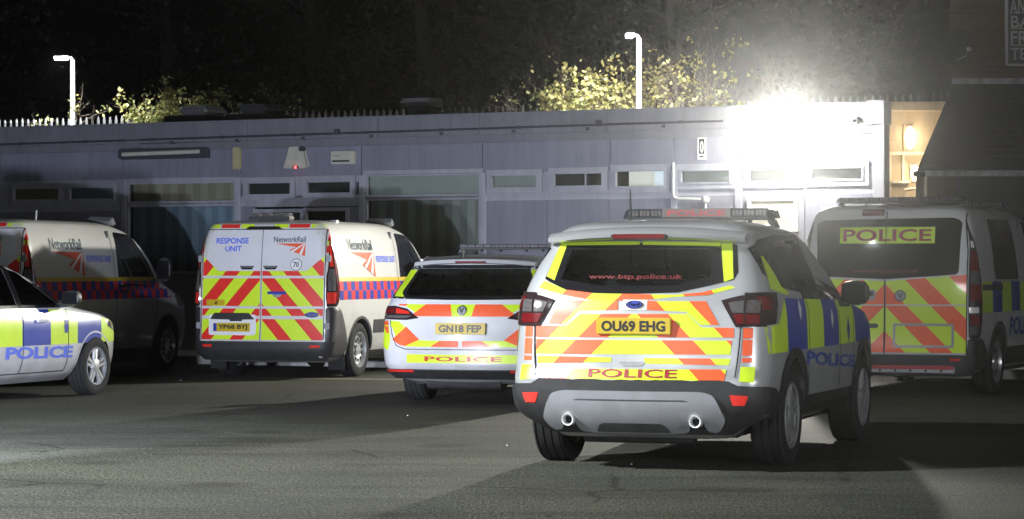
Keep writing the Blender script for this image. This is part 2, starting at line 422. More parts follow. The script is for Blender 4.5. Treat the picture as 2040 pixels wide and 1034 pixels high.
def wheel_meshes(r, w, kind_):
    h = w/2; ri = r*.655; out = []
    prof = [(-h+.01, ri), (-h, ri+.03), (-h-.004, r*.85), (-h+.012, r*.965), (-h+.03, r*.993)]
    g = [-.36, -.12, .12, .36]
    for q in g:
        c = q*w; prof += [(c-.007, r), (c-.005, r-.009), (c+.005, r-.009), (c+.007, r)]
    prof += [(h-.03, r*.993), (h-.012, r*.965), (h+.004, r*.85), (h, ri+.03), (h-.01, ri)]
    v, f = lathe(prof, 48); me = part('tyre', v, f, M['rubber']).data
    out.append(('tyre', me))
    if kind_ == 'alloy':
        v, f = lathe([(-h+.01, ri), (-h+.03, ri-.02), (h-.03, ri-.022), (h-.006, ri+.004), (h+.001, ri-.004), (h-.012, ri-.022)], 40)
        mb = MB(); mb.add(v, f)
        for k in range(5):
            for d in (-.13, .13):
                a = 2*math.pi*k/5; mt = Matrix.Rotation(a+d*.35, 4, 'X')
                v0 = [mt @ Vector(p) for p in [(h-.035, -.020+d*.16, .04), (h-.035, .020+d*.16, .04), (h-.012, .014+d*.16, .04), (h-.012, -.014+d*.16, .04),
                      (h-.03, -.020+d*.30, ri-.012), (h-.03, .020+d*.30, ri-.012), (h-.008, .014+d*.30, ri-.012), (h-.008, -.014+d*.30, ri-.012)]]
                mb.add(v0, [(0,1,2,3),(4,7,6,5),(0,4,5,1),(1,5,6,2),(2,6,7,3),(3,7,4,0)])
        v, f = lathe([(h-.04, .075), (h-.008, .07), (h-.002, .045), (h-.002, .001)], 24); mb.add(v, f)
        out.append(('rim', mb.build('rim', M['alloy']).data))
        v, f = lathe([(h-.08, .01), (h-.08, ri*.8), (h-.095, ri*.8)], 32); out.append(('brake_disc', part('brake_disc', v, f, M['steel']).data))
    else:
        v, f = lathe([(-h+.01, ri), (-h+.03, ri-.02), (h-.03, ri-.022), (h-.004, ri+.002), (h-.004, ri-.01), (h-.05, ri-.03), (h-.06, ri*.82), (h-.03, ri*.70), (h-.035, ri*.48), (h-.055, ri*.36), (h-.02, ri*.30), (h-.015, .001)], 40)
        out.append(('rim', part('rim', v, f, M['alloy']).data))
        mb = MB()
        for k in range(10):
            a = 2*math.pi*k/10; mt = Matrix.Rotation(a, 4, 'X')
            v, f = lathe([(h-.028, .026), (h-.027, .001)], 8); mb.add([mt @ (Vector(p)+Vector((0,0,ri*.6))) for p in v], f)
        ho = mb.build('hole', M['gap']); out.append(('hole', ho.data))
    v, f = lathe([(-h+.02, ri-.015), (-h+.04, .02)], 24); out.append(('backing_plate', part('backing_plate', v, f, M['underbody']).data))
    for o in [o for o in COL.objects if o.parent is None and o.type == 'MESH' and o.data in [m for _, m in out]]: bpy.data.objects.remove(o)
    return out
def plate(veh, cx, cz, word, m, blue=False, w=.52, h=.111):
    p, n = veh.hit(cx, cz, 'rear'); y = p.y-.032
    pl = MB().box(cx-w/2, cx+w/2, y, y+.03, cz-h/2, cz+h/2).build('number_plate', m, veh.root); bevel(pl, .004, 2)
    vs, fs = text_geo(word, w*(.86 if not blue else .80), h*.68, .035); ox = .02 if blue else 0
    part('plate_lettering', [(cx+a+ox, y-.0025, cz+b) for a, b in vs], fs, M['black'], pl)
    if blue: MB().box(cx-w/2+.006, cx-w/2+.05, y-.002, y+.001, cz-h/2+.006, cz+h/2-.006).build('plate_band', M['plate_blue'], pl)
    return pl
def mirrors(veh, y, x, z, w=.20, h=.17, both=True):
    for sg in ((1, -1) if both else (1,)):
        mb = MB(); n = 14; prof = [(-.07,.5),(-.05,.92),(0,1),(.05,.8),(.09,.35)]
        v = []; f = []
        for (dy, k) in prof:
            for i in range(n):
                a = 2*math.pi*i/n; ca, sa = math.cos(a), math.sin(a)
                e = (abs(ca)**3+abs(sa)**3)**(-1/3)
                v.append((sg*(x+w/2+ca*e*k*w/2), y+dy, z+sa*e*k*h/2))
        for j in range(len(prof)-1):
            for i in range(n): f.append((j*n+i, j*n+(i+1)%n, (j+1)*n+(i+1)%n, (j+1)*n+i))
        f.append(tuple(range(n))); f.append(tuple((len(prof)-1)*n+i for i in range(n))); mb.add(v, f)
        mb.box(*sorted((sg*(x-.10), sg*(x+.06))), y-.03, y+.04, z-h/2-.01, z-h/2+.04)
        mr = mb.build('wing_mirror', M['black_plastic'], veh.root)
        mm = MB().box(*sorted((sg*(x+w*.08), sg*(x+w*.92))), y-.078, y-.072, z-h*.36, z+h*.36).build('mirror_glass', M['tint'], mr)
def underside(veh, y0=-.75, y1=3.2, w=.62, z=.2, muffler=True):
    mb = MB(); mb.box(-w, w, y0+.35, y1, z, z+.06)
    mb.tube([(-veh.track+.2, 0, veh.wr), (-.4, -.02, z+.04), (.4, -.02, z+.04), (veh.track-.2, 0, veh.wr)], .045, 8)
    if muffler: mb.tube([(-.42, y0+.15, z+.04), (.36, y0+.15, z+.04)], .085, 12); mb.tube([(.3, y0+.1, z+.03), (.3, 1.5, z+.01), (.2, 2.4, z+.02)], .03, 8)
    mb.tube([(-.55, .25, z+.03), (-.5, 0, z-.01), (-.35, -.25, z+.01)], .03, 6); mb.tube([(.55, .25, z+.03), (.5, 0, z-.01), (.35, -.25, z+.01)], .03, 6)
    mb.box(-.25, -.02, y0+.42, y0+.7, z-.05, z+.03); mb.box(.08, .2, y0+.2, y0+.5, z-.03, z+.05)
    return mb.build('underbody', M['underbody'], veh.root)
def seats(veh, zseat, rows_, wx=.36):
    for y in rows_:
        for sx in (-wx, wx):
            b = MB(); b.box(sx-.25, sx+.25, y, y+.5, zseat-.1, zseat+.05)
            mt = Matrix.Translation((sx, y, zseat)) @ Matrix.Rotation(R(14), 4, 'X')
            b.box(-.24, .24, -.12, 0, -.02, .56, mt); o = b.build('seat', M['seat'], veh.root); bevel(o, .035, 2)
            h = MB().box(-.13, .13, -.10, 0, .60, .80, mt).build('headrest', M['seat'], o); bevel(h, .03, 2)
def lightbar(veh, y, z, w, seg_text=None, h=.07, d=.30, feet=True):
    w2 = w/2
    base = MB().box(-w2, w2, y-d/2, y+d/2, z-h/2-.012, z-h/2+.008).build('light_bar', M['black_plastic'], veh.root); bevel(base, .006, 1)
    cap = MB()
    for sg in (-1, 1):
        v = [(sg*w2, y-d*.4, z-h/2), (sg*w2, y+d*.4, z-h/2), (sg*(w2+.06), y+d*.2, z-h/2), (sg*(w2+.06), y-d*.2, z-h/2),
             (sg*w2, y-d*.4, z+h/2), (sg*w2, y+d*.4, z+h/2), (sg*(w2+.04), y+d*.2, z+h*.3), (sg*(w2+.04), y-d*.2, z+h*.3)]
        cap.add(v, [(0,1,2,3),(4,7,6,5),(0,4,5,1),(1,5,6,2),(2,6,7,3),(3,7,4,0)])
    kind(cap.build('end_cap', M['blue_lens'], base), 'stuff')
    n = 12; k0 = w/n
    for i in range(n):
        cx = -w2+k0*(i+.5)
        if seg_text and .26 < (i+.5)/n < .72: continue
        o = MB().box(cx-k0*.48, cx+k0*.48, y-d/2+.004, y+d/2-.004, z-h/2+.008, z+h/2).build('light_module', M['blue_lens'] , base)
        q = MB()
        for j in range(3):
            xx = cx+(j-1)*k0*.3; q.box(xx-.010, xx+.010, y-d/2-.001, y-d/2+.006, z-h*.22, z+h*.28)
        q.build('led', M['clear_lens'], o)
    if seg_text:
        a = -w2+w*.25; b = -w2+w*.745
        pn = MB().box(a+.002, b-.002, y-d/2, y+d/2, z-h/2+.008, z+h/2+.002).build('sign_panel', M['bar_white'], base)
        vs, fs = text_geo(seg_text, (b-a)*.84, h*.60, .02)
        part('lettering', [((a+b)/2+p[0], y-d/2-.003, z+.004+p[1]) for p in vs], fs, M['text_maroon'], pn)
    if feet:
        fb = MB()
        for sg in (-1, 1):
            fb.add([(sg*(w2-.02), y-.05, z-h/2-.01), (sg*(w2+.03), y-.05, z-h/2-.01), (sg*(w2+.07), y-.04, z-h/2-.09), (sg*(w2+.02), y-.04, z-h/2-.09),
                    (sg*(w2-.02), y+.05, z-h/2-.01), (sg*(w2+.03), y+.05, z-h/2-.01), (sg*(w2+.07), y+.04, z-h/2-.09), (sg*(w2+.02), y+.04, z-h/2-.09)],
                   [(0,1,2,3),(4,7,6,5),(0,4,5,1),(1,5,6,2),(2,6,7,3),(3,7,4,0)])
        for xx in (-w2*.6, -w2*.2, w2*.35, w2*.7): fb.tube([(xx, y, z-h/2-.035), (xx, y, z-h/2)], .018, 6)
        kind(fb.build('bar_bracket', M['black_plastic'], base), 'stuff')
    return base
def tail(veh, name, rear, side=None, m=None, off=.012, lens=(), th=.03):
    """a lamp that may wrap round the corner: outline polygons in the rear view (x,z) and the side view (y,z); lens = [(poly, face, material)]"""
    for sg in (-1, 1):
        rp = [(sg*p[0], p[1]) for p in rear]
        o = veh.patch(name, rp, 'rear', m, off=off, thick=th, cell=.04)
        if side: veh.patch('lamp_side', side, 'right' if sg > 0 else 'left', m, off=off, thick=th, cell=.04, parent=o)
        for pl, fc, mm in lens:
            if fc == 'rear': veh.patch('lens', [(sg*p[0], p[1]) for p in pl], 'rear', mm, off=off+.004, cell=.04, parent=o)
            else: veh.patch('lens', pl, 'right' if sg > 0 else 'left', mm, off=off+.004, cell=.04, parent=o)
def wrap(veh, name, prof, m, off=.012, t0=0, t1=1, n=12, parent=None, both=True, nz=24):
    """a shell that follows the rear corner: prof = [(z, x where it starts on the rear, y where it ends on the side)]; t0..t1 a share of its width"""
    zs = [q[0] for q in prof]; rz = [r[0] for r in veh.rows]; out = []
    for sg in ((1, -1) if both else (1,)):
        V = []; Fc = []
        for iz in range(nz+1):
            z = zs[0]+(zs[-1]-zs[0])*iz/nz; xa = pchip(zs, [q[1] for q in prof], z); yb = pchip(zs, [q[2] for q in prof], z)
            rg = ring([pchip(rz, [r[j] for r in veh.rows], z) for j in range(1, 8)], z)[:26]
            pts = []
            for a, b in zip(rg, rg[1:]):
                if b[0] >= xa and a[0] < xa and not pts:
                    t = (xa-a[0])/(b[0]-a[0]); pts.append((xa, a[1]+(b[1]-a[1])*t))
                if pts:
                    if b[1] > yb and b[0] > xa+.01 and b[1] > pts[0][1]+.005:
                        t = min(1, max(0, (yb-a[1])/max(1e-6, b[1]-a[1]))); pts.append((a[0]+(b[0]-a[0])*t, max(yb, a[1]))); break
                    pts.append((b[0], b[1]))
            if not pts: pts = [(rg[14][0], rg[14][1])]*2
            L = [0]
            for a, b in zip(pts, pts[1:]): L.append(L[-1]+math.dist(a, b))
            row = []
            for k in range(n+1):
                q = L[-1]*(t0+(t1-t0)*k/n); i = max(j for j in range(len(L)) if L[j] <= q+1e-9); i = min(i, len(pts)-2) if len(pts) > 1 else 0
                seg = L[i+1]-L[i]; t = (q-L[i])/seg if seg > 1e-9 else 0; x = pts[i][0]+(pts[i+1][0]-pts[i][0])*t; y = pts[i][1]+(pts[i+1][1]-pts[i][1])*t
                dx, dy = pts[i+1][0]-pts[i][0], pts[i+1][1]-pts[i][1]; l = math.hypot(dx, dy) or 1; nx, ny = dy/l, -dx/l
                e = .0 if (k in (0, n) or iz in (0, nz)) and off > .01 and t0 == 0 and t1 == 1 else off
                row.append((sg*(x+nx*e), y+ny*e, z))
            V += row
        for i in range(nz):
            for k in range(n):
                q = (i*(n+1)+k, i*(n+1)+k+1, (i+1)*(n+1)+k+1, (i+1)*(n+1)+k); Fc.append(q if sg > 0 else q[::-1])
        pr = parent[0 if sg > 0 else 1] if parent else veh.root
        out.append(part(name, V, Fc, m, pr))
    return out
def wrap_lens(veh, par, prof, z0, z1, t0, t1, m, off=.016, name='lens'):
    zs = [q[0] for q in prof]; pf = [(z, pchip(zs, [q[1] for q in prof], z), pchip(zs, [q[2] for q in prof], z)) for z in (z0, (z0+z1)/2, z1)]
    return wrap(veh, name, pf, m, off, t0, t1, 6, par, nz=6)
def poly_rect(a, b, c, d): return [(a,c),(b,c),(b,d),(a,d)]
# ================================================================== SETTING
# wall frame: s runs along the facade, z up, n towards the car park
WA = R(25); WP = Vector((-5.06, 39.5)); WD = Vector((math.cos(WA), -math.sin(WA))); WN = Vector((-math.sin(WA), -math.cos(WA)))
def wp(s, n, z): p = WP+WD*s+WN*n; return Vector((p.x, p.y, z))
def wpx(x, y, n=0):
    u = (x-CX)/F; o = WP+WN*n; s = (u*o.y-o.x)/(WD.x-u*WD.y); D = o.y+WD.y*s
    return s, CH+(HZ-y)*D/F
WM = Matrix(((WD.x, WN.x, 0, WP.x), (WD.y, WN.y, 0, WP.y), (0, 0, 1, 0), (0, 0, 0, 1)))   # local (s, n, z)
def wbox(mb, s0, s1, n0, n1, z0, z1): return mb.box(s0, s1, n0, n1, z0, z1, WM)
SA = wpx(0, 500)[0]-9; SB = wpx(1740, 300)[0]; SC_ = wpx(1764, 300)[0]
ROOF = 3.66
def ground_mat():
    m = bpy.data.materials.new('asphalt'); m.use_nodes = True; n = m.node_tree.nodes; l = m.node_tree.links; b = n['Principled BSDF']
    tc = n.new('ShaderNodeTexCoord'); mp = n.new('ShaderNodeMapping'); mp.inputs['Rotation'].default_value = (0,0,R(14)); mp.inputs['Scale'].default_value = (.35, 1.6, 1)
    l.new(tc.outputs['Object'], mp.inputs[0])
    def noise(s, d=5, src=None, r=.6):
        q = n.new('ShaderNodeTexNoise'); q.inputs['Scale'].default_value = s; q.inputs['Detail'].default_value = d; q.inputs['Roughness'].default_value = r
        l.new(src or tc.outputs['Object'], q.inputs['Vector']); return q
    def ramp(src, a, b_, c0, c1):
        q = n.new('ShaderNodeValToRGB'); e = q.color_ramp.elements; e[0].position = a; e[1].position = b_; e[0].color = (*c0,1); e[1].color = (*c1,1); l.new(src, q.inputs[0]); return q
    def mul(a, b_, f=1):
        q = n.new('ShaderNodeMix'); q.data_type = 'RGBA'; q.blend_type = 'MULTIPLY'; q.inputs['Factor'].default_value = f; l.new(a, q.inputs['A']); l.new(b_, q.inputs['B']); return q
    gm = n.new('ShaderNodeMapping'); gm.inputs['Scale'].default_value = (1, .30, 1); l.new(tc.outputs['Object'], gm.inputs[0]); fine = noise(62, 2, gm.outputs[0], .8); big = noise(.35, 5); streak = noise(1.0, 4, mp.outputs[0]); st2 = noise(22, 2)
    c1 = ramp(fine.outputs['Fac'], .36, .66, (.014,.0155,.0125), (.112,.116,.096)); c2 = ramp(big.outputs['Fac'], .35, .65, (.72,.74,.72), (1.1,1.07,1.0))
    c3 = ramp(streak.outputs['Fac'], .33, .52, (.55,.55,.55), (1,1,1)); c4 = ramp(st2.outputs['Fac'], .35, .65, (.75,.75,.75), (1.15,1.15,1.15))
    q = mul(mul(mul(c1.outputs[0], c2.outputs[0]).outputs['Result'], c3.outputs[0], .8).outputs['Result'], c4.outputs[0])
    wz = noise(.9, 4); wa = n.new('ShaderNodeMix'); wa.data_type = 'RGBA'; wa.inputs['Factor'].default_value = .22; l.new(tc.outputs['Object'], wa.inputs['A']); l.new(wz.outputs['Color'], wa.inputs['B'])
    vc = n.new('ShaderNodeTexVoronoi'); vc.feature = 'DISTANCE_TO_EDGE'; vc.inputs['Scale'].default_value = .55; l.new(wa.outputs['Result'], vc.inputs['Vector'])
    ck = ramp(vc.outputs['Distance'], .004, .013, (.35,.35,.35), (1,1,1)); cm_ = noise(.5, 2); cf = ramp(cm_.outputs['Fac'], .50, .60, (0,0,0), (1,1,1))
    q0 = n.new('ShaderNodeMix'); q0.data_type = 'RGBA'; q0.blend_type = 'MULTIPLY'; l.new(cf.outputs[0], q0.inputs['Factor']); l.new(q.outputs['Result'], q0.inputs['A']); l.new(ck.outputs[0], q0.inputs['B']); q = q0
    vs_ = n.new('ShaderNodeTexVoronoi'); vs_.inputs['Scale'].default_value = .9; vs_.inputs['Randomness'].default_value = 1; l.new(wa.outputs['Result'], vs_.inputs['Vector'])
    so_ = ramp(vs_.outputs['Distance'], .10, .22, (.45,.44,.42), (1,1,1)); q = mul(q.outputs['Result'], so_.outputs[0], .8)
    pt = noise(.22, 1); pr_ = ramp(pt.outputs['Fac'], .48, .50, (.78,.78,.80), (1.05,1.05,1.02)); q = mul(q.outputs['Result'], pr_.outputs[0], .8)
    # pale stone chips
    vo = n.new('ShaderNodeTexVoronoi'); vo.inputs['Scale'].default_value = 30; l.new(tc.outputs['Object'], vo.inputs['Vector'])
    sp = ramp(vo.outputs['Distance'], .10, .16, (1,1,1), (0,0,0)); wn = n.new('ShaderNodeMath'); wn.operation = 'GREATER_THAN'; wn.inputs[1].default_value = .93
    sc = n.new('ShaderNodeSeparateColor'); l.new(vo.outputs['Color'], sc.inputs[0]); l.new(sc.outputs[0], wn.inputs[0])
    mm = n.new('ShaderNodeMath'); mm.operation = 'MULTIPLY'; l.new(sp.outputs[0], mm.inputs[0]); l.new(wn.outputs[0], mm.inputs[1])
    mx = n.new('ShaderNodeMix'); mx.data_type = 'RGBA'; l.new(mm.outputs[0], mx.inputs['Factor']); l.new(q.outputs['Result'], mx.inputs['A']); mx.inputs['B'].default_value = (.35,.35,.33,1)
    l.new(mx.outputs['Result'], b.inputs['Base Color']); b.inputs['Roughness'].default_value = .78; b.inputs['Specular IOR Level'].default_value = .3
    bp = n.new('ShaderNodeBump'); bp.inputs['Strength'].default_value = .9; bp.inputs['Distance'].default_value = .006; l.new(fine.outputs['Fac'], bp.inputs['Height'])
    bp2 = n.new('ShaderNodeBump'); bp2.inputs['Strength'].default_value = .35; bp2.inputs['Distance'].default_value = .03; l.new(streak.outputs['Fac'], bp2.inputs['Height']); l.new(bp.outputs[0], bp2.inputs['Normal'])
    l.new(bp2.outputs[0], b.inputs['Normal']); return m
SM = {
 'asphalt': ground_mat(),
 'concrete': mat('concrete', (.30,.30,.29), .85, 0, .3, 0, .2, 4, .3, 40),
 'kerb': mat('kerb_stone', (.50,.50,.48), .8, 0, .3, 0, .2, 5, .3, 40),
 'line': mat('faded_line', (.16,.15,.11), .8, 0, .3, 0, .5, 9, .3, 60),
 'cladding': mat('mauve_cladding', (.215,.222,.285), .55, 0, .4, 0, .07, 1.3, .06, 8),
 'fascia': mat('grey_fascia', (.18,.185,.215), .55, 0, .4, 0, .10, 1.1, .05, 8),
 'frame': mat('white_frame', (.36,.37,.43), .5, 0, .4, 0, .08, 2),
 'pane': glass_mat('window_glass', (.80,.85,.85), 1.0),
 'room': mat('room_dark', (.05,.05,.045), .9, 0, .2, 0, .2, 1),
 'blind': mat('blind_fabric', (.42,.43,.39), .9, 0, .2, 0, .08, 3),
 'blind_brown': mat('blind_brown', (.40,.35,.27), .9, 0, .2, 0, .08, 3),
 'blind_blue': mat('curtain_blue', (.30,.39,.48), .9, 0, .2, 0, .12, 3),
 'pipe': mat('pipe_dark', (.05,.05,.065), .5, 0, .4, 0, .1),
 'pipe_white': mat('pipe_white', (.7,.7,.68), .5, 0, .4, 0, .1),
 'cream': mat('cream_box', (.50,.50,.43), .5, 0, .4, 0, .12, 8),
 'yellowed': mat('yellowed_plastic', (.42,.38,.22), .5, 0, .4, 0, .12, 8),
 'galv': mat('galvanised', (.17,.175,.18), .45, .5, .5, 0, .2, 8),
 'column': mat('column_white', (.78,.78,.78), .5, 0, .4, 0, .05),
 'roof_dark': mat('roof_dark', (.03,.03,.032), .8, 0, .3, 0, .3, 2, .4, 12),
 'warm_wall': mat('warm_wall', (.50,.45,.36), .8, 0, .3, 0, .12, 2, .1, 20),
 'slate': mat('slate_roof', (.018,.018,.019), .65, 0, .4, 0, .35, 3, .4, 14),
 'brick': mat('brick_clay', (.05,.034,.022), .9, 0, .2, 0, .3, 7, .4, 40),
 'brick_b': mat('brick_clay_b', (.06,.043,.028), .9, 0, .2, 0, .3, 7, .4, 40),
 'mortar': mat('mortar', (.06,.052,.042), .95, 0, .2, 0, .2, 9),
 'sign_dark': mat('sign_dark', (.015,.016,.018), .4, 0, .4, 0, .05),
 'sign_pale': mat('sign_pale', (.22,.23,.23), .5, 0, .4, 0, .05),
 'lit_blind': mat('lit_room', (.8,.78,.68), .9, 0, .2, 0, .05, 2, emit=(1,.95,.82), estr=.42),
 'lit_door': mat('lit_window', (.8,.9,.95), .9, 0, .2, 0, .05, 2, emit=(.86,.95,1), estr=.55),
 'lamp_white': mat('lamp_glow', (1,1,1), .5, var=0, emit=(.93,.97,1), estr=30),
 'flood_led': mat('flood_led', (1,1,1), .5, var=0, emit=(1,.98,.90), estr=260),
 'warm_glow': mat('warm_glow', (1,1,1), .5, var=0, emit=(1,.80,.50), estr=9),
 'red_led': mat('red_led', (1,.1,.1), .5, var=0, emit=(1,.03,.03), estr=14),
 'bark': mat('bark', (.16,.13,.10), .9, 0, .2, 0, .3, 14, .5, 40),
 'bark_dark': mat('bark_dark', (.018,.016,.014), .9, 0, .2, 0, .3, 10, .5, 30),
 'soil': mat('embankment_soil', (.035,.033,.024), .95, 0, .2, 0, .4, 2, .5, 6),
 'dish': mat('dish_grey', (.014,.014,.015), .7, .0, .5, 0, .15, 8),
 'flashing': mat('lead_flashing', (.13,.13,.145), .45, .3, .5, 0, .5, 7, .6, 9),
}
for nm_ in ('cladding', 'fascia', 'frame', 'warm_wall', 'slate'): streaks(SM[nm_], .18)
def leaf_mat(name, a, b):
    m = bpy.data.materials.new(name); m.use_nodes = True; n = m.node_tree.nodes; l = m.node_tree.links; bs = n['Principled BSDF']
    g = n.new('ShaderNodeNewGeometry'); r = n.new('ShaderNodeValToRGB'); e = r.color_ramp.elements; e[0].color = (*a,1); e[1].color = (*b,1)
    l.new(g.outputs['Random Per Island'], r.inputs[0]); l.new(r.outputs[0], bs.inputs['Base Color']); bs.inputs['Roughness'].default_value = .6
    tr = n.new('ShaderNodeBsdfTranslucent'); l.new(r.outputs[0], tr.inputs[0]); mx = n.new('ShaderNodeMixShader'); mx.inputs[0].default_value = .35
    l.new(bs.outputs[0], mx.inputs[1]); l.new(tr.outputs[0], mx.inputs[2]); l.new(mx.outputs[0], n['Material Output'].inputs['Surface']); return m
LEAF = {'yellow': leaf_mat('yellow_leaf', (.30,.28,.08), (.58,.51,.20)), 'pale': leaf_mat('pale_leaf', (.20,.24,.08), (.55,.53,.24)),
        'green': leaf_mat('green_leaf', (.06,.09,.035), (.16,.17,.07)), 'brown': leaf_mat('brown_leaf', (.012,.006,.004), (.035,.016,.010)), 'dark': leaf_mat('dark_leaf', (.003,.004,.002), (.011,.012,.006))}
# ---- ground
def sheet(name, pts, m, z=0): return part(name, [(*p, z) for p in pts], [tuple(range(len(pts)))], m, None, False)
kind(sheet('ground', [(-300,-60),(300,-60),(300,500),(-300,500)], SM['soil'], -.012), 'structure')
KN = 2.75     # kerb line distance from the facade
a = wp(-40, KN, 0); b = wp(40, KN, 0)
kind(sheet('car_park', [(-60,-20),(60,-20),(b.x,b.y),(a.x,a.y)], SM['asphalt']), 'structure')
pv = MB(); wbox(pv, -40, 30, -3, KN-.125, -.01, .10); kind(pv.build('pavement', SM['concrete']), 'structure')
kr = thing('kerb', 'pale concrete kerb stones edging the pavement before the long low building', 'kerb', (0,0,0))
km = None
for k in range(-13, 17):
    if km is None:
        mb = MB().box(-.4525, .4525, -.0625, .0625, -.05, .115); ob = mb.build('kerb_stone', SM['kerb'], kr); bevel(ob, .012, 2); km = ob.data
    else: ob = bpy.data.objects.new('kerb_stone', km); COL.objects.link(ob); ob.parent = kr
    ob.matrix_local = Matrix.Translation(wp(k*.915, KN-.06, random.Random(k).uniform(-.004,.004))) @ Matrix.Rotation(-WA, 4, 'Z')
# faded bay lines
def gpx(x, y): D = CH*F/(y-HZ); return ((x-CX)/F*D, D)
for nm, q in (('faded_line', [gpx(520,752.5), gpx(1045,757.5), gpx(1045,761), gpx(520,755.5)]),):
    kind(sheet('road_marking', q, SM['line'], .004), 'structure')
# ---- main building
B = thing('building', 'long low flat roofed building of mauve grey panels with a band of white framed windows', 'building', (0,0,0))
zlow = wpx(380, 688)[1]
core = MB()                     # plinth, back volume and roof deck
wbox(core, SA, SB, -.02, .05, .1, zlow); core.build('plinth', SM['concrete'], B)
rf = MB(); wbox(rf, SA, SC_-2.5, -7, -.06, ROOF-.22, ROOF-.06); rf.build('roof', SM['roof_dark'], B)
rm = MB(); wbox(rm, SA, SC_-1.1, -2.6, -2.5, 0, ROOF-.22); wbox(rm, SA, SC_-1.1, -2.5, -.1, .1, .14); wbox(rm, SA, SC_-1.1, -2.5, -.1, ROOF-.5, ROOF-.42)
for s in (wpx(248,400)[0], wpx(722,400)[0], wpx(965,400)[0], wpx(1216,400)[0], wpx(1345,400)[0], wpx(1470,400)[0]): wbox(rm, s-.04, s+.04, -2.5, -.12, .14, ROOF-.5)
rm.build('inner_wall', SM['room'], B)
# fascia in sheets
zf0 = ROOF-.30
xs = [-260, 0, 245, 500, 760, 961, 1215, 1470, 1735]
ss = [SA]+[wpx(x, 250)[0] for x in xs[1:-1]]+[SB+.02]
for i in range(len(ss)-1):
    f = MB(); wbox(f, ss[i]+.004, ss[i+1]-.004, -.06, .115, zf0, ROOF); o = f.build('fascia', SM['fascia'], B); bevel(o, .006, 1)
f = MB(); wbox(f, SA, SB+.02, .0, .13, ROOF, ROOF+.025); f.build('roof_trim', SM['fascia'], B)
# upper cladding panels under the fascia, down to the window heads
zt = wpx(560, 352)[1]+.0
zsof = zf0
joints = [-9]+[wpx(x, 300)[0] for x in (0, 245, 480, 720, 961, 1215, 1342, 1470, 1600)]+[SB]
joints[0] = SA
for i in range(len(joints)-1):
    f = MB(); wbox(f, joints[i]+.005, joints[i+1]-.005, -.06, .0, zt, zsof-.11); o = f.build('wall_panel', SM['cladding'], B); bevel(o, .004, 1)
f = MB(); wbox(f, SA, SB, -.055, .045, zsof-.11, zsof); f.build('soffit_rail', SM['fascia'], B)
f = MB(); wbox(f, SA, SB, -.07, -.012, zt, zsof-.1); f.build('backing', SM['gap'] if 'gap' in SM else M['gap'], B)
# corner post and joints
f = MB(); wbox(f, SB, SC_, -.2, .05, .1, ROOF); o = f.build('corner_post', SM['frame'], B); bevel(o, .008, 1)
f = MB(); wbox(f, SB-.05, SC_+.02, -.2, .14, zf0+.02, ROOF+.04); f.build('corner_cap', SM['frame'], B)
# window bays: (x0,x1,y0,y1) outer pane edges in the facade
SLAT = {}
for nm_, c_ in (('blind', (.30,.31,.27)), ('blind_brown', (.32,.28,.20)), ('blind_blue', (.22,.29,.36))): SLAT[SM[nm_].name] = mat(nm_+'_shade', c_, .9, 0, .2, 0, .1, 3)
def pane(x0, x1, y0, y1, back, fr=.055, lit=None, slats=0, style='fix', xm=None):
    s0, z1 = wpx(x0, y0); s1, z0 = wpx(x1, y1)
    w = MB()
    for q in ((s0-fr, s1+fr, z1, z1+fr), (s0-fr, s1+fr, z0-fr, z0)): wbox(w, q[0], q[1], -.05, .03, q[2], q[3])
    for q in ((s0-fr, s0), (s1, s1+fr)): wbox(w, q[0], q[1], -.05, .03, z0, z1)
    if style == 'vent':
        for q in ((s0, s1, z1-.03, z1), (s0, s1, z0, z0+.03)): wbox(w, q[0], q[1], -.02, .045, q[2], q[3])
        for q in ((s0, s0+.03), (s1-.03, s1)): wbox(w, q[0], q[1], -.02, .045, z0+.03, z1-.03)
    o = w.build('window_frame', SM['frame'], B)
    g = MB(); g.add([wp(s0+.001, -.018, z0+.001), wp(s1-.001, -.018, z0+.001), wp(s1-.001, -.018, z1-.001), wp(s0+.001, -.018, z1-.001)], [(0,1,2,3)]); g.build('pane', SM['pane'], o)
    if xm:
        for x in xm:
            sx = wpx(x, y0)[0]; g = MB(); wbox(g, sx-.012, sx+.012, -.02, .0, z0, z1); g.build('glazing_bar', SM['frame'], o)
    if back is not None:
        if slats:
            n = slats; ws = (s1-s0)/n
            for k in range(n):
                sa = s0+ws*k; an = .11
                q = MB(); q.add([wp(sa+.004, -.10, z0), wp(sa+ws-.002, -.10-an, z0), wp(sa+ws-.002, -.10-an, z1), wp(sa+.004, -.10, z1)], [(0,1,2,3)])
                q.add([wp(sa+.004, -.104, z0), wp(sa+ws-.002, -.104-an, z0), wp(sa+ws-.002, -.104-an, z1), wp(sa+.004, -.104, z1)], [(0,3,2,1)])
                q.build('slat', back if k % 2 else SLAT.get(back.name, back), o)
        else:
            q = MB(); wbox(q, s0-.02, s1+.02, -.13, -.10, z0-.02, z1+.02); q.build('blind', back, o)
    return s0, s1, z0, z1
def frame_fill(x0, x1, ya, yb, m=None, name='transom', n1=.0):
    s0, z1 = wpx(x0, ya); s1, z0 = wpx(x1, yb); f = MB(); wbox(f, s0, s1, -.062, n1, z0, z1); return f.build(name, m or SM['frame'], B)
def wallpanel(x0, x1, y0, z0=None, y1=None, m=None, name='wall_panel', n1=.012):
    s0, z1 = wpx(x0, y0); s1 = wpx(x1, y0)[0]
    if y1: z0 = wpx(x0, y1)[1]
    f = MB(); wbox(f, s0+.004, s1-.004, -.06, n1, z0 if z0 is not None else zlow, z1-.004); o = f.build(name, m or SM['cladding'], B); bevel(o, .004, 1); return o
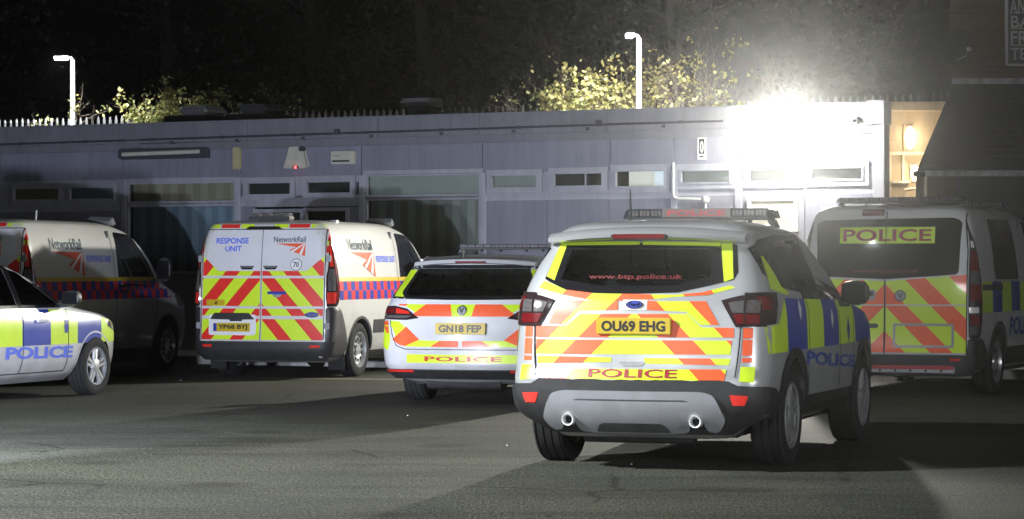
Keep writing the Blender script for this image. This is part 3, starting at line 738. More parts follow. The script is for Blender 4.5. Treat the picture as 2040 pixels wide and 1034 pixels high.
# leftmost bays
for i, (a_, b_) in enumerate(((-250,-150),(-130,-22))): pane(a_, b_, 378-i, 408-i, SM['blind'], style='vent')
pane(27, 122, 374, 402, SM['yellowed'], style='vent'); pane(139, 231, 372, 400, SM['blind_blue'], style='vent')
for q in ((-280,245),): frame_fill(-280, 248, 357, 372, n1=-.01); frame_fill(-280, 248, 402, 422, n1=-.01)
for x0, x1 in ((-22,27),(122,139),(231,258)): frame_fill(x0, x1, 365, 410, n1=-.012)
wallpanel(-280, 0, 424); wallpanel(0, 127, 423); wallpanel(127, 250, 421)
# bay A
pane(258, 468, 363, 399, SM['blind_brown'], slats=14); pane(258, 468, 413, 540, SM['blind_blue'], slats=16)
frame_fill(247, 480, 356, 364, n1=-.012); wallpanel(252, 476, 548)
# bay B with a dark door glazing below
pane(492, 583, 361, 390, SM['room'], style='vent'); pane(610, 703, 358, 387, SM['room'], style='vent')
frame_fill(474, 722, 349, 362, n1=-.012); frame_fill(583, 610, 356, 394, n1=-.01); frame_fill(474, 722, 391, 410, n1=-.01)
pane(512, 600, 424, 560, SM['room']); pane(612, 690, 421, 560, SM['room']); wallpanel(478, 722, 566, m=SM['cladding'])
for x0, x1 in ((478,508),(694,722)): wallpanel(x0, x1, 411, y1=562, m=SM['cladding'])
# bay C
pane(733, 955, 348, 386, SM['blind'], fr=.06); pane(733, 955, 400, 560, SM['blind'], slats=15, fr=.06); wallpanel(727, 961, 566)
frame_fill(722, 964, 338, 348, n1=-.012)
# bays D
lit = [(978,1073,347,376,SM['blind']),(1102,1204,343,373,SM['room']),(1225,1328,337,374,None)]
for x0, x1, y0, y1, bk in lit: pane(x0, x1, y0, y1, bk, style='vent', fr=.06, xm=(1166,) if x0 == 1102 else None)
s0, z1 = wpx(1228, 338); s1, z0 = wpx(1276, 372); q = MB(); wbox(q, s0, s1+.02, -.5, -.48, z0-.1, z1+.1); q.build('lit_blind', SM['lit_blind'], B)
s0 = s1+.03; s1 = wpx(1326, 338)[0]; q = MB(); wbox(q, s0, s1+.2, -.5, -.48, z0-.1, z1+.1); q.build('lit_blind', SM['lit_door'], B)
frame_fill(962, 1342, 329, 340, n1=-.012); frame_fill(962, 1342, 377, 398, n1=-.01)
for x0, x1 in ((962,978),(1073,1102),(1204,1225),(1328,1345)): frame_fill(x0, x1, 338, 380, n1=-.015)
wallpanel(966, 1090, 400); wallpanel(1090, 1214, 398); wallpanel(1214, 1345, 396)
# bays E, F
pane(1355, 1458, 337, 366, SM['blind'], style='vent', fr=.07); pane(1490, 1592, 335, 363, SM['blind'], style='vent', fr=.07); pane(1615, 1722, 332, 360, SM['blind'], style='vent', fr=.07)
frame_fill(1342, 1738, 322, 334, n1=-.012); frame_fill(1342, 1738, 366, 388, n1=-.01)
for x0, x1 in ((1342,1355),(1458,1490),(1592,1615),(1722,1740)): frame_fill(x0, x1, 330, 372, n1=-.015)
wallpanel(1345, 1470, 390); wallpanel(1470, 1604, 388); wallpanel(1604, 1738, 386)
# vertical mullions
for x in (248, 475, 722, 963, 1344, 1472):
    s, z = wpx(x, 380); f = MB(); wbox(f, s-.05, s+.05, -.06, .036, zlow, zt+.0); o = f.build('mullion', SM['frame'], B); bevel(o, .006, 1)
# end wall running away from the corner
c = wp(SC_, .05, 0); v = Vector((c.x, c.y, 0)).normalized()
e = MB(); e.add([(c.x, c.y, 0), (c.x+v.x*8, c.y+v.y*8, 0), (c.x+v.x*8, c.y+v.y*8, ROOF), (c.x, c.y, ROOF)], [(0,1,2,3)]); e.build('end_wall', SM['warm_wall'], B)
# ---- things on the facade
def wthing(mb, name, m, label, cat, group=None): o = mb.build(name, m); return tag(o, label, cat, group)
# conduits
def conduit(x0, x1, y0, y1, n, label, r=.014):
    t = thing('conduit', label, 'conduit'); s0, z0 = wpx(x0, y0, n); s1, z1 = wpx(x1, y1, n)
    mb = MB(); mb.tube([wp(s0, n, z0), wp(s1, n, z1)], r, 8); mb.build('pipe', SM['pipe'], t)
    k = int((s1-s0)/1.3)
    for i in range(k+1):
        s = s0+(s1-s0)*(i+.5)/(k+1); z = z0+(z1-z0)*(i+.5)/(k+1)
        c_ = MB(); wbox(c_, s-.03, s+.03, n-.06, n+.022, z-.022, z+.022); c_.build('clip', SM['pipe'], t)
    return t
conduit(-150, 1440, 293, 240.5, .14, 'upper dark conduit pipe clipped along the fascia of the low building', .016)
conduit(280, 1400, 286, 249, .10, 'lower dark conduit pipe running just beneath the other one on the low building', .012)
s, z = wpx(672, 262, .14); mb = MB(); wbox(mb, s-.04, s+.04, .1, .18, z-.035, z+.035); wthing(mb, 'junction_box', SM['pipe'], 'small dark junction box on the conduit above the white wall unit', 'junction box')
s, z = wpx(1193, 244, .14); mb = MB(); wbox(mb, s-.04, s+.04, .1, .18, z-.035, z+.035); wthing(mb, 'junction_box', SM['pipe'], 'small dark junction box on the conduit below the street lamp at right', 'junction box')
# dark rail on the left and box at its end
mb = MB(); s0, z0 = wpx(-150, 308, .03); s1, z1 = wpx(240, 300, .03); mb.tube([wp(s0, .03, z0), wp(s1, .03, z1)], .012, 6); wthing(mb, 'cable', SM['pipe'], 'thin dark cable along the wall at far left', 'cable')
s, z = wpx(265, 283, .1); mb = MB(); wbox(mb, s-.10, s+.14, .0, .15, z-.09, z+.09); wthing(mb, 'wall_box', SM['fascia'], 'grey metal box above the dark tube light on the wall', 'box')
# unlit tube light
t = thing('tube_light', 'long dark unlit tube light fitting under the conduits at left', 'wall light'); s0, z0 = wpx(246, 321); s1, z1 = wpx(419, 293)
mb = MB(); wbox(mb, s0, s1, .0, .09, z0+.02, z1); mb.build('housing', SM['pipe'], t)
mb = MB(); mb.tube([wp(s0+.06, .13, z0+.10), wp(s1-.08, .13, z0+.12)], .035, 12); mb.build('tube', SM['cream'], t)
for s in (s0+.04, s1-.06): q = MB(); wbox(q, s-.03, s+.03, .08, .17, z0+.04, z0+.17); q.build('end_cap', SM['pipe'], t)
# yellowed plate
s0, z0 = wpx(466, 338); s1, z1 = wpx(482, 292); mb = MB(); wbox(mb, s0, s1, .0, .05, z0, z1); bevel(wthing(mb, 'wall_plate', SM['yellowed'], 'upright yellowed plastic cover on the mauve wall', 'wall plate'), .012)
# alarm box
t = thing('alarm_box', 'white tapered alarm box with a small red light on the mauve wall', 'alarm box')
q = [wpx(572,334), wpx(583,295), wpx(606,293), wpx(615,330), wpx(607,334)]; n = len(q)
mb = MB(); mb.add([wp(p[0], .0, p[1]) for p in q]+[wp(p[0], .09, p[1]) for p in q], [tuple(range(n)), tuple(range(n, 2*n))[::-1]]+[(i, (i+1)%n, (i+1)%n+n, i+n) for i in range(n)]); bevel(mb.build('cover', SM['cream'], t), .012)
s, z = wpx(608, 297); mb = MB(); mb.tube([wp(s, .05, z), wp(s, .14, z)], .04, 14); mb.build('sounder', SM['pipe'], t)
s, z = wpx(595, 334); mb = MB(); wbox(mb, s-.05, s+.05, .04, .10, z-.012, z+.02); mb.build('bracket', SM['pipe'], t); mb = MB(); wbox(mb, s-.012, s+.016, .08, .115, z-.014, z+.014); mb.build('red_light', SM['red_led'], t)
# white unit with slot
t = thing('wall_unit', 'white rectangular wall unit with a dark slot beside the alarm box', 'wall unit')
s0, z0 = wpx(666, 328); s1, z1 = wpx(709, 301); mb = MB(); wbox(mb, s0, s1, .0, .12, z0, z1); bevel(mb.build('cover', SM['cream'], t), .012)
mb = MB(); wbox(mb, s0+.03, s1-.05, .115, .124, z0+.035, z0+.06); mb.build('slot', M['gap'], t)
mb = MB(); wbox(mb, s0+.03, s0+.16, .115, .123, z1-.075, z1-.068); mb.build('mark', M['gap'], t)
# "0" plate
t = thing('number_sign', 'small white framed sign with a pale 0 on black above the windows', 'sign')
s0, z0 = wpx(1391, 318); s1, z1 = wpx(1407, 274); mb = MB(); wbox(mb, s0, s1, .0, .03, z0, z1); mb.build('board', SM['pipe_white'], t)
mb = MB(); wbox(mb, s0+.025, s1-.015, .03, .034, z0+.08, z1-.02); mb.build('black_field', M['gap'], t)
def wtext(word, x, y, w, h, n, m, parent, bold=.02, name='lettering'):
    s, z = wpx(x, y); vs, fs = text_geo(word, w, h, bold); return part(name, [wp(s+a, n, z+b) for a, b in vs], fs, m, parent)
wtext('0', 1400, 293, .055, .17, .038, SM['pipe_white'], t, .03)
mb = MB(); wbox(mb, s0+.03, s1-.03, .03, .034, z0+.03, z0+.05); mb.build('small_print', M['gap'], t)
# white waste pipe with round lamp
t = thing('white_pipe', 'white pipe bending along the wall under the windows to a round fitting', 'pipe')
q = [wpx(1342,324,.05), wpx(1342,384,.05), wpx(1344,392,.05), wpx(1350,395,.05), wpx(1396,396,.05)]
mb = MB(); mb.tube([wp(p[0], .06, p[1]) for p in q], .016, 8); mb.build('pipe', SM['pipe_white'], t)
s, z = wpx(1406, 398, .08); bm = bmesh.new(); bmesh.ops.create_uvsphere(bm, u_segments=16, v_segments=10, radius=.055, matrix=Matrix.Translation(wp(s, .08, z))); frombm('round_fitting', bm, SM['pipe_white'], t)
mb = MB(); mb.tube([wp(s, .08, z-.05), wp(s, .08, z-.16)], .014, 8); mb.build('drop_pipe', SM['pipe_white'], t)
# notice board
t = thing('notice_board', 'pale framed notice board with faint lines of text below the flood light', 'notice board')
s0, z0 = wpx(1491, 462); s1, z1 = wpx(1592, 392); mb = MB()
for q in ((s0, s1, z1-.05, z1), (s0, s1, z0, z0+.05)): wbox(mb, q[0], q[1], .013, .06, q[2], q[3])
for q in ((s0, s0+.05), (s1-.05, s1)): wbox(mb, q[0], q[1], .013, .06, z0+.05, z1-.05)
mb.build('frame', SM['pipe_white'], t); mb = MB(); wbox(mb, s0+.05, s1-.05, .013, .03, z0+.05, z1-.05); mb.build('board', SM['cream'], t)
for k in range(7):
    zz = z1-.13-k*.055; rr = random.Random(k); mb = MB(); wbox(mb, s0+.12+(.15 if k == 0 else 0), s1-.12-rr.random()*.25, .03, .033, zz, zz+(.02 if k == 0 else .009)); mb.build('text_line', SM['blind'], t)
# flood light
t = thing('flood_light', 'glaring white LED flood light on the upper wall over the windows', 'flood light')
fl = Vector(FLOOD_POS); s, z = wpx(1575, 262, .3)
FM = WM @ Matrix.Translation((s, .32, z)) @ Matrix.Rotation(R(28), 4, 'X')
mb = MB(); mb.box(-.24, .24, -.07, .0, -.17, .17, FM); bevel(mb.build('housing', SM['pipe'], t), .012)
mb = MB(); mb.box(-.18, .18, .0, .012, -.13, .13, FM); mb.build('led_panel', SM['flood_led'], t)
mb = MB(); wbox(mb, s-.02, s+.02, -.0, .26, z-.02, z+.02); wbox(mb, s-.08, s+.08, -.0, .02, z-.08, z+.08); mb.build('bracket', SM['pipe'], t)
# camera dome
t = thing('security_camera', 'small round security camera with a loop of cable by the corner post', 'camera'); s, z = wpx(1706, 241, .12)
mb = MB(); mb.tube([wp(s-.02, .0, z), wp(s-.02, .16, z)], [.055, .045], 14); mb.build('housing', SM['pipe_white'], t)
mb = MB(); mb.tube([wp(s+.05+.13*k/8, .02, z+.03-.05*math.sin(math.pi*k/8)) for k in range(9)], .007, 6); mb.build('cable', SM['pipe'], t)
mb = MB(); mb.tube([wp(s-.02, .16, z), wp(s-.02, .175, z)], .028, 12); mb.build('lens', M['black'], t)
# roof boxes
def rbox(x0, x1, y0, y1, n, label, dome=False):
    s0, z0 = wpx(x0, y1, n); s1, z1 = wpx(x1, y0, n); t = thing('roof_unit', label, 'roof unit')
    mb = MB(); wbox(mb, s0, s1, n-1.0, n, ROOF-.06, z1); bevel(mb.build('casing', SM['roof_dark'], t), .02)
    mb = MB(); wbox(mb, s0+.25*(s1-s0), s1-.12*(s1-s0), n-.8, n-.1, z1, z1+.16); bevel(mb.build('cowl', SM['galv'] if dome else SM['roof_dark'], t), .05, 3)
rbox(325, 414, 228, 250, -1.2, 'left black box on the flat roof in front of the yellow bush', True)
rbox(446, 532, 225, 246, -1.2, 'right black box on the flat roof beside the yellow bush')
t = thing('rooftop_cowl', 'faint grey cowl standing behind the roof edge in the dark', 'roof unit'); s0, z0 = wpx(795, 211, -3); s1, z1 = wpx(856, 194, -3)
mb = MB(); wbox(mb, s0, s1, -3.6, -3, z0, z1); bevel(mb.build('hood', SM['galv'], t), .04, 2); mb = MB(); wbox(mb, s0+.12, s1-.1, -3.5, -3.1, ROOF-.06, z0); mb.build('duct', SM['roof_dark'], t)
# ---- wing lit by warm lamps, at the right of the corner
DW = 37.0
def dpx(x, y, D): return ((x-CX)/F*D, CH+(HZ-y)*D/F)
Wg = thing('warm_lit_building', 'pale building wall lit by warm lamps between the corner post and the dark house', 'building')
x0, zt_ = dpx(1758, 222, DW); x1, _ = dpx(1905, 300, DW)
mb = MB().box(x0, x1+2, DW, DW+3, 0, zt_); mb.build('wall', SM['warm_wall'], Wg)
_, zc = dpx(0, 203, DW); mb = MB().box(x0, x1+2, DW-.12, DW+3, zt_, zc); bevel(mb.build('fascia', SM['warm_wall'], Wg), .01, 1)
def wg(x, y): return dpx(x, y, DW)
for nm, (a_, b_, c_, d_), dep, mt_ in (('sign_plate', (1769,1785,252,280), .04, SM['blind_brown']), ('ledge', (1768,1850,303,309), .10, SM['pipe_white']),
      ('door_frame', (1770,1775,309,400), .05, SM['pipe_white']), ('door_panel', (1775,1797,310,362), .02, SM['warm_wall']), ('door_frame', (1797,1801,309,362), .05, SM['pipe_white']),
      ('window_pane', (1802,1809,318,350), .02, SM['blind_brown']), ('ledge', (1776,1812,361,365), .10, SM['pipe_white'])):
    xa, zb = wg(a_, d_); xb, za = wg(b_, c_); MB().box(xa, xb, DW-dep, DW+.002, zb, za).build(nm, mt_, Wg)
t = thing('handrail', 'pale sloping handrail against the warm lit wall', 'handrail'); p0 = wg(1797,380); p1 = wg(1848,372)
MB().tube([(p0[0], DW-.2, p0[1]), (p1[0]+.3, DW-.2, p1[1]+.04)], .022, 8).build('rail', SM['pipe_white'], t)
MB().tube([(p0[0], DW-.2, p0[1]), (p0[0], DW-.2, .0)], .018, 8).build('post', SM['pipe_white'], t)
for (x, y, rx, rz, lab) in ((1812,275,.075,.17,'upper oval bulkhead lamp glowing warm on the pale wall'), (1822,345,.06,.12,'lower warm bulkhead lamp beside the eave of the dark house')):
    X_, Z_ = wg(x, y); t = thing('bulkhead_lamp', lab, 'wall lamp')
    bm = bmesh.new(); bmesh.ops.create_uvsphere(bm, u_segments=20, v_segments=12, radius=1, matrix=Matrix.Translation((X_, DW-.03, Z_)) @ Matrix.Diagonal((rx, .07, rz, 1))); frombm('diffuser', bm, SM['warm_glow'], t)
    MB().box(X_-rx*1.25, X_+rx*.6, DW-.04, DW, Z_-rz*1.1, Z_+rz*1.1).build('base', SM['blind_brown'], t)
    lamp('POINT', 'warm_lamp', (X_, DW-.28, Z_), 10, (1, .74, .42), size=.08)
# ---- dark house at the right
DH = 34.4
def hp(x, y): return dpx(x, y, DH)
H = thing('dark_house', 'dark brick house with a steep slate lean-to roof at the right edge', 'house')
xl, _ = hp(1893, 100); _, ztop = hp(0, -60); _, zfl = hp(0, 158); xr = hp(2200, 0)[0]
xs0 = dpx(1893,0,DH+1)[0]+.004
q = [(xs0, DH+1.002), (xr+2, DH+1.002), (xr+2, DH+5), (xs0+.176*4, DH+5)]
part('wall', [(*p, 0) for p in q]+[(*p, ztop+.5) for p in q], [(0,3,2,1),(4,5,6,7),(0,1,5,4),(1,2,6,5),(2,3,7,6),(3,0,4,7)], SM['mortar'], H, False)
# bricks of the upper wall (seen above the lean-to)
bm_ = {}
def bricks(x0, x1, z0, z1, y, parent, lim=300):
    rr = random.Random(5); bw, bh, j = .215, .065, .011; k = 0; z = z0
    while z+bh <= z1+.01:
        x = x0-(bw/2 if k % 2 else 0)
        while x < x1:
            a_ = max(x, x0); b_ = min(x+bw, x1)
            if b_-a_ > .03:
                L = round(b_-a_, 2); mt_ = SM['brick' if rr.random() < .6 else 'brick_b']; key = (L, mt_.name)
                if key not in bm_:
                    o = MB().box(-L/2, L/2, -.012, .05, 0, bh).build('brick', mt_, parent); bm_[key] = o.data
                else: o = bpy.data.objects.new('brick', bm_[key]); COL.objects.link(o); o.parent = parent
                o.location = ((a_+b_)/2, y+rr.uniform(-.003,.003), z)
            x += bw+j
        z += bh+j; k += 1
xs_ = dpx(1893,0,DH+1)[0]; zz0 = dpx(0,160,DH+1)[1]; zz1 = dpx(0,2,DH+1)[1]
bricks(xs_, dpx(2045,0,DH+1)[0], zz0, zz1, DH+1, H)
# lean-to: slate slope from the flashing down to the eave
tl = (dpx(1899,166,DH+1)); el = hp(1824, 338); y_e = DH-.25
zA = tl[1]; zE = dpx(0,338,y_e)[1]; xA = tl[0]; xE = dpx(1827,0,y_e)[0]
rows_n = 13
for k in range(rows_n):       # courses of slates, each course one lapped strip of separate slates
    t0 = k/rows_n; t1 = (k+1.12)/rows_n
    ya = DH+1+(y_e-DH-1)*t0; yb = DH+1+(y_e-DH-1)*t1; za = zA+(zE-zA)*t0; zb = zA+(zE-zA)*t1
    xa = xA+(xE-xA)*t0; n_ = 22
    wv = .26
    for i in range(n_):
        X0 = xa+wv*i-(.13 if k % 2 and i else 0); X1 = xa+wv*(i+1)-(.13 if k % 2 else 0)
        if X0 > xA+1.35: break
        rr = random.Random(k*50+i); dz = rr.uniform(-.004,.004)
        v = [(X0+.004, ya, za+.004), (X1-.004, ya, za+.004), (X1-.004, yb, zb+.018+dz), (X0+.004-(xA-xE)*0/rows_n, yb, zb+.018+dz)]
        v2 = [(p[0], p[1], p[2]-.008) for p in v]
        part('slate', v+v2, [(0,1,2,3),(4,7,6,5),(0,4,5,1),(1,5,6,2),(2,6,7,3),(3,7,4,0)], SM['slate'], H, False)
v = [(xA, DH+1, zA-.01), (xr+2, DH+1, zA-.01), (xr+2, y_e, zE-.0), (xE, y_e, zE-.0)]
part('roof_deck', v+[(p[0], p[1], p[2]-.06) for p in v], [(0,1,2,3),(4,7,6,5),(0,4,5,1),(1,5,6,2),(2,6,7,3),(3,7,4,0)], SM['roof_dark'], H, False)
# verge board closing the slope's left end down to the eave
MB().box(xE-.02, xr+2, y_e-.02, y_e+.02, zE-.085, zE-.012).build('eave_flashing', SM['flashing'], H)
for k in range(5): MB().box(xE+.3*k+.02, xE+.3*k+.3, y_e-.03-.004*(k % 2), y_e-.021, zE-.09, zE-.02).build('flashing_sheet', SM['flashing'], H)
MB().tube([(xE-.06, y_e-.04, zE-.06), (xE+.10, y_e-.04, zE-.06)], .035, 8).build('gutter', SM['pipe'], H)
MB().box(xA-.02, xr+2, DH+.96, DH+1, zA-.01, zA+.07).build('ridge_flashing', SM['flashing'], H)
xb = hp(1848,0)[0]; xo = hp(1904,0)[0]
MB().box(xb, xo, DH+.06, DH+1, 0, zE-.03).build('porch_wall', SM['mortar'], H)
bricks(xb, xo, 1.95, zE-.10, DH+.06, H)
MB().box(xo+.001, xr+2, DH+.3, DH+1, 0, zE-.03).build('porch_door', SM['roof_dark'], H)
# sign on the house
S = thing('banner_sign', 'dark shop sign with pale capital lettering in a grey frame on the brick house', 'sign'); DS = DH+.93
xa, z1 = dpx(2003, -40, DS); xb2, z0 = dpx(2120, 132, DS)
MB().box(xa+.02, xb2, DS, DS+.03, z0+.02, z1).build('board', SM['sign_dark'], S)
fr = MB().box(xa, xa+.035, DS-.02, DS+.04, z0, z1); fr.box(xa+.035, xb2, DS-.02, DS+.04, z0, z0+.035); fr.build('frame', SM['sign_pale'], S)
for (word, x, y, w, h) in (('AND', 2012, 12, .34, .22), ('BALTI', 2014, 43, .60, .17), ('FREE', 2014, 75, .47, .19), ('TEL:', 2014, 107, .36, .17)):
    X_, Z_ = dpx(x, y, DS-.02); vs, fs = text_geo(word, w, h, .015)
    part('lettering', [(X_+w/2+p[0], DS-.006, Z_+p[1]) for p in vs], fs, SM['sign_pale'], S)
for y in (25, 57, 90):
    X_, Z_ = dpx(2013, y, DS); MB().box(X_, xb2, DS-.008, DS-.002, Z_-.006, Z_+.006).build('rule', SM['sign_pale'], S)
# satellite dish
t = thing('satellite_dish', 'round grey satellite dish fixed to the corner of the brick house', 'satellite dish'); X_, Z_ = dpx(1908, 93, DH+.5)
bm = bmesh.new(); vs = []; nr = 6; na = 28; rad = .235
DM = Matrix.Translation((X_, DH+.55, Z_)) @ Matrix.Rotation(R(12), 4, 'X') @ Matrix.Rotation(R(22), 4, 'Z')
v = [DM @ Vector((0, .05, 0))]; f = []
for i in range(1, nr+1):
    for k in range(na):
        a_ = 2*math.pi*k/na; r_ = rad*i/nr; v.append(DM @ Vector((r_*math.cos(a_), .05-.06*(i/nr)**2, r_*math.sin(a_)*1.06)))
for k in range(na): f.append((0, 1+k, 1+(k+1)%na))
for i in range(nr-1):
    for k in range(na): f.append((1+i*na+k, 1+(i+1)*na+k, 1+(i+1)*na+(k+1)%na, 1+i*na+(k+1)%na))
o = part('reflector', v, f, SM['dish'], t); rim = [DM @ Vector((rad*math.cos(2*math.pi*k/na), -.01, rad*1.06*math.sin(2*math.pi*k/na))) for k in range(na+1)]
MB().tube(rim, .006, 6).build('rim', SM['dish'], t)
MB().tube([DM @ Vector((0, .03, -.2)), DM @ Vector((.02, -.22, -.1)), DM @ Vector((.03, -.27, .0))], .012, 6).tube([DM @ Vector((0, .05, 0)), (X_+.15, DH+1.0, Z_-.1)], .02, 6).build('arm', SM['dish'], t)
MB().tube([DM @ Vector((.03, -.30, .0)), DM @ Vector((.03, -.24, .0))], .028, 10).build('feed_horn', SM['galv'], t)
# ---- embankment, fence, street lamps
v = []; prof = [(44, 0), (47, 1.6), (50, 3.2), (54, 3.5), (120, 3.6)]
NX = 24
for i in range(NX+1):
    x = -60+120*i/NX
    for (y, z) in prof: v.append((x, y-x*.35+random.Random(i*7+int(y)).uniform(-.3,.3), z))
f = [(i*5+j, (i+1)*5+j, (i+1)*5+j+1, i*5+j+1) for i in range(NX) for j in range(4)]
kind(part('embankment', v, f, SM['soil'], None), 'structure')
FE = thing('palisade_fence', 'grey steel palisade fence with pointed pales showing above the flat roof', 'fence')
fa = Vector((dpx(-30,0,56)[0], 56)); fb = Vector((dpx(1960,0,48)[0], 48)); L = (fb-fa).length; n_ = int(L/.148)
fd = (fb-fa).normalized(); ang = math.atan2(fd.y, fd.x)
za = dpx(0, 238, 56)[1]; zb = dpx(0, 184, 48)[1]
pm = part('pale', [(-.034,0,-1.8),(.034,0,-1.8),(.034,0,-.09),(.012,0,0),(-.012,0,0),(-.034,0,-.09),(0,-.02,-1.8),(0,-.02,-.05)], [(0,6,7,5),(6,1,2,7),(7,2,3,4,5)], SM['galv'], FE, False)
for i in range(n_):
    o = pm if i == 0 else bpy.data.objects.new('pale', pm.data)
    if i: COL.objects.link(o); o.parent = FE
    t_ = (i+.5)/n_; p = fa+(fb-fa)*t_; rr = random.Random(i)
    zm = dpx(0, 238-54*((p.x/p.y*F+CX)/1960), p.y)[1]
    o.matrix_local = Matrix.Translation((p.x, p.y, zm+rr.uniform(-.015,.015))) @ Matrix.Rotation(ang+rr.uniform(-.08,.08), 4, 'Z')
mb = MB()
for dz in (-.28, -1.5): mb.tube([(fa.x, fa.y+.03, za+dz), (fb.x, fb.y+.03, zb+dz)], .022, 4)
mb.build('rail', SM['galv'], FE)
def street_lamp(x, ytop, D, hx, label, r=.055, side=-1):
    X_, Z_ = dpx(x, ytop, D); t = thing('street_lamp', label, 'street lamp', (X_, D, 0))
    MB().tube([(0,0,2), (0,0,Z_-1.5), (0,0,Z_)], [r*1.5, r*1.25, r]).build('column', SM['column'], t)
    w = hx; h = MB().box(-w-.0, -.06, -.10, .10, Z_+.02, Z_+.09); bevel(h.build('lamp_head', SM['column'], t), .02)
    MB().tube([(0,0,Z_), (-.03,0,Z_+.05), (-.10,0,Z_+.055)], .03, 8).build('arm', SM['column'], t)
    MB().box(-w+.02, -.12, -.085, .085, Z_+.008, Z_+.022).build('led_panel', SM['lamp_white'], t)
    lamp('SPOT', 'street_lamp_light', (X_-w*.6, D-.9, Z_+.1), 1500, (.93,.97,1), (X_, D, Z_-3), .1, 150, .5)
    return t
street_lamp(145, 120, 54, .40, 'white street lamp on the left behind the low building', .043)
street_lamp(1273, 76, 46, .26, 'white street lamp between the yellow bushes behind the roof', .042)
lamp('SPOT', 'street_lamp_light', (dpx(1262,76,46)[0], 46.3, dpx(0,80,46)[1]), 300, (1,.97,.9), (dpx(1230,76,46)[0], 48.2, 3.6), .12, 160, .5)
lamp('SPOT', 'street_lamp_light', (dpx(128,120,54)[0], 54, dpx(0,122,54)[1]), 260, (1,.98,.92), (dpx(330,0,54)[0], 56, 4.0), .12, 120, .5)
# ---- vegetation
def leaf_quads(mb, p, s, rr, n=1):
    for _ in range(n):
        q = p+Vector((rr.gauss(0,.05), rr.gauss(0,.05), rr.gauss(0,.05)))
        a_ = Vector((rr.gauss(0,1), rr.gauss(0,1), rr.gauss(0,1))).normalized(); b_ = a_.cross(Vector((rr.gauss(0,1), rr.gauss(0,1), rr.gauss(0,1)))).normalized()
        l_ = s*rr.uniform(.6,1.2); w_ = l_*rr.uniform(.6,.85)
        mb.add([q, q+a_*l_*.45+b_*w_*.5+Vector((0,0,-.1*l_)), q+a_*l_, q+a_*l_*.45-b_*w_*.5], [(0,1,2),(0,2,3)])
def shrub(x, ybase, D, w, h, stems, leaves, lm, label, seed, leafs=.10, zcut=3.3, ls=None, name='bush', cat='bush', top=1.0, bark='bark', lean=.25, lowbias=1.0, rr0=.022):
    rr = random.Random(seed); X_, Z_ = dpx(x, ybase, D); t = thing(name, label, cat, (X_, D, zcut))
    st = MB(); lv = MB(); lv2 = MB(); tips = []
    def grow(p, d, L, r, lvl):
        pts = [p]; n = 4; rs = [r]
        for i in range(n):
            d = (d+Vector((rr.gauss(0,.14), rr.gauss(0,.14), rr.gauss(0,.08)+.03))).normalized(); p = p+d*L/n; pts.append(p); rs.append(r*(1-.6*(i+1)/n))
        st.tube(pts, rs, 4 if lvl else 5, False)
        for i, q in enumerate(pts[1:]):
            if lvl >= 1: tips.append(q)
            if lvl < 3:
                for _ in range(2 if lvl == 0 else rr.choice((0,1,2))):
                    dd = (d*.6+Vector((rr.gauss(0,.55), rr.gauss(0,.55), rr.gauss(.15,.35)))).normalized(); grow(q, dd, L*rr.uniform(.35,.6), rs[i+1]*.6, lvl+1)
    for k in range(stems):
        a_ = rr.uniform(-1,1); grow(Vector((a_*w*.5, rr.uniform(-.5,.5), 0)), Vector((rr.gauss(0,lean)+a_*lean*.6, rr.gauss(0,lean), 1)).normalized(), h*rr.uniform(.6,1.0), rr0*rr.uniform(.7,1.3), 0)
    st.build('stems', SM[bark], t)
    tips = [q for q in tips if rr.random() < 1] or [Vector((0,0,1))]
    ln = 0
    while ln < leaves:
        q = rr.choice(tips)
        if rr.random() > max(.08, 1-(q.z/h)*lowbias): ln += .3; continue
        k = rr.choice((2,3,5)); leaf_quads(lv if rr.random() < .75 or not ls else lv2, q, leafs, rr, k); ln += k
    kind(lv.build('leaves', LEAF[lm], t), 'stuff')
    if ls and lv2.v: kind(lv2.build('leaves', LEAF[ls], t), 'stuff')
    return t
shrub(310, 250, 53, 1.7, 1.4, 10, 5200, 'pale', 'bright pale leaved bush at left spilling over the roof edge', 3, .105, 3.5, 'yellow', lowbias=.75, lean=.5)
shrub(455, 246, 53.5, 1.7, 1.5, 8, 1700, 'green', 'dim green bush behind the two black roof boxes', 4, .09, 3.5, 'pale', lowbias=.6, lean=.4)
shrub(118, 246, 54.5, .4, 1.3, 3, 130, 'pale', 'small leafy spray beside the left street lamp', 5, .10, 3.7, 'yellow', lean=.5, lowbias=.1)
shrub(1095, 218, 48.5, .6, 1.3, 8, 900, 'green', 'greyish green bush at the left of the yellow one', 8, .08, 3.5, 'pale', lean=.4, lowbias=.6)
shrub(1178, 218, 48, 1.0, 1.5, 11, 3600, 'yellow', 'bright yellow autumn bush left of the right street lamp', 6, .10, 3.5, 'pale', lowbias=.75, lean=.28)
shrub(1370, 216, 48, 1.1, 1.75, 16, 1500, 'yellow', 'tall twiggy bush with sparse yellow leaves right of the street lamp', 7, .085, 3.5, 'pale', lowbias=.5, lean=.28)
shrub(1480, 212, 49, 1.6, 2.2, 12, 60, 'brown', 'bare arching brambles near the flood light', 9, .09, 3.5, lean=.6)
shrub(960, 226, 49.5, 2.4, 1.8, 14, 160, 'brown', 'bare dark scrub in the shade left of the yellow bush', 10, .10, 3.5, lean=.5, bark='bark_dark')
shrub(1275, 218, 50, .8, 2.0, 8, 120, 'brown', 'leafless twigs standing behind the right street lamp', 12, .09, 3.5, lean=.3)
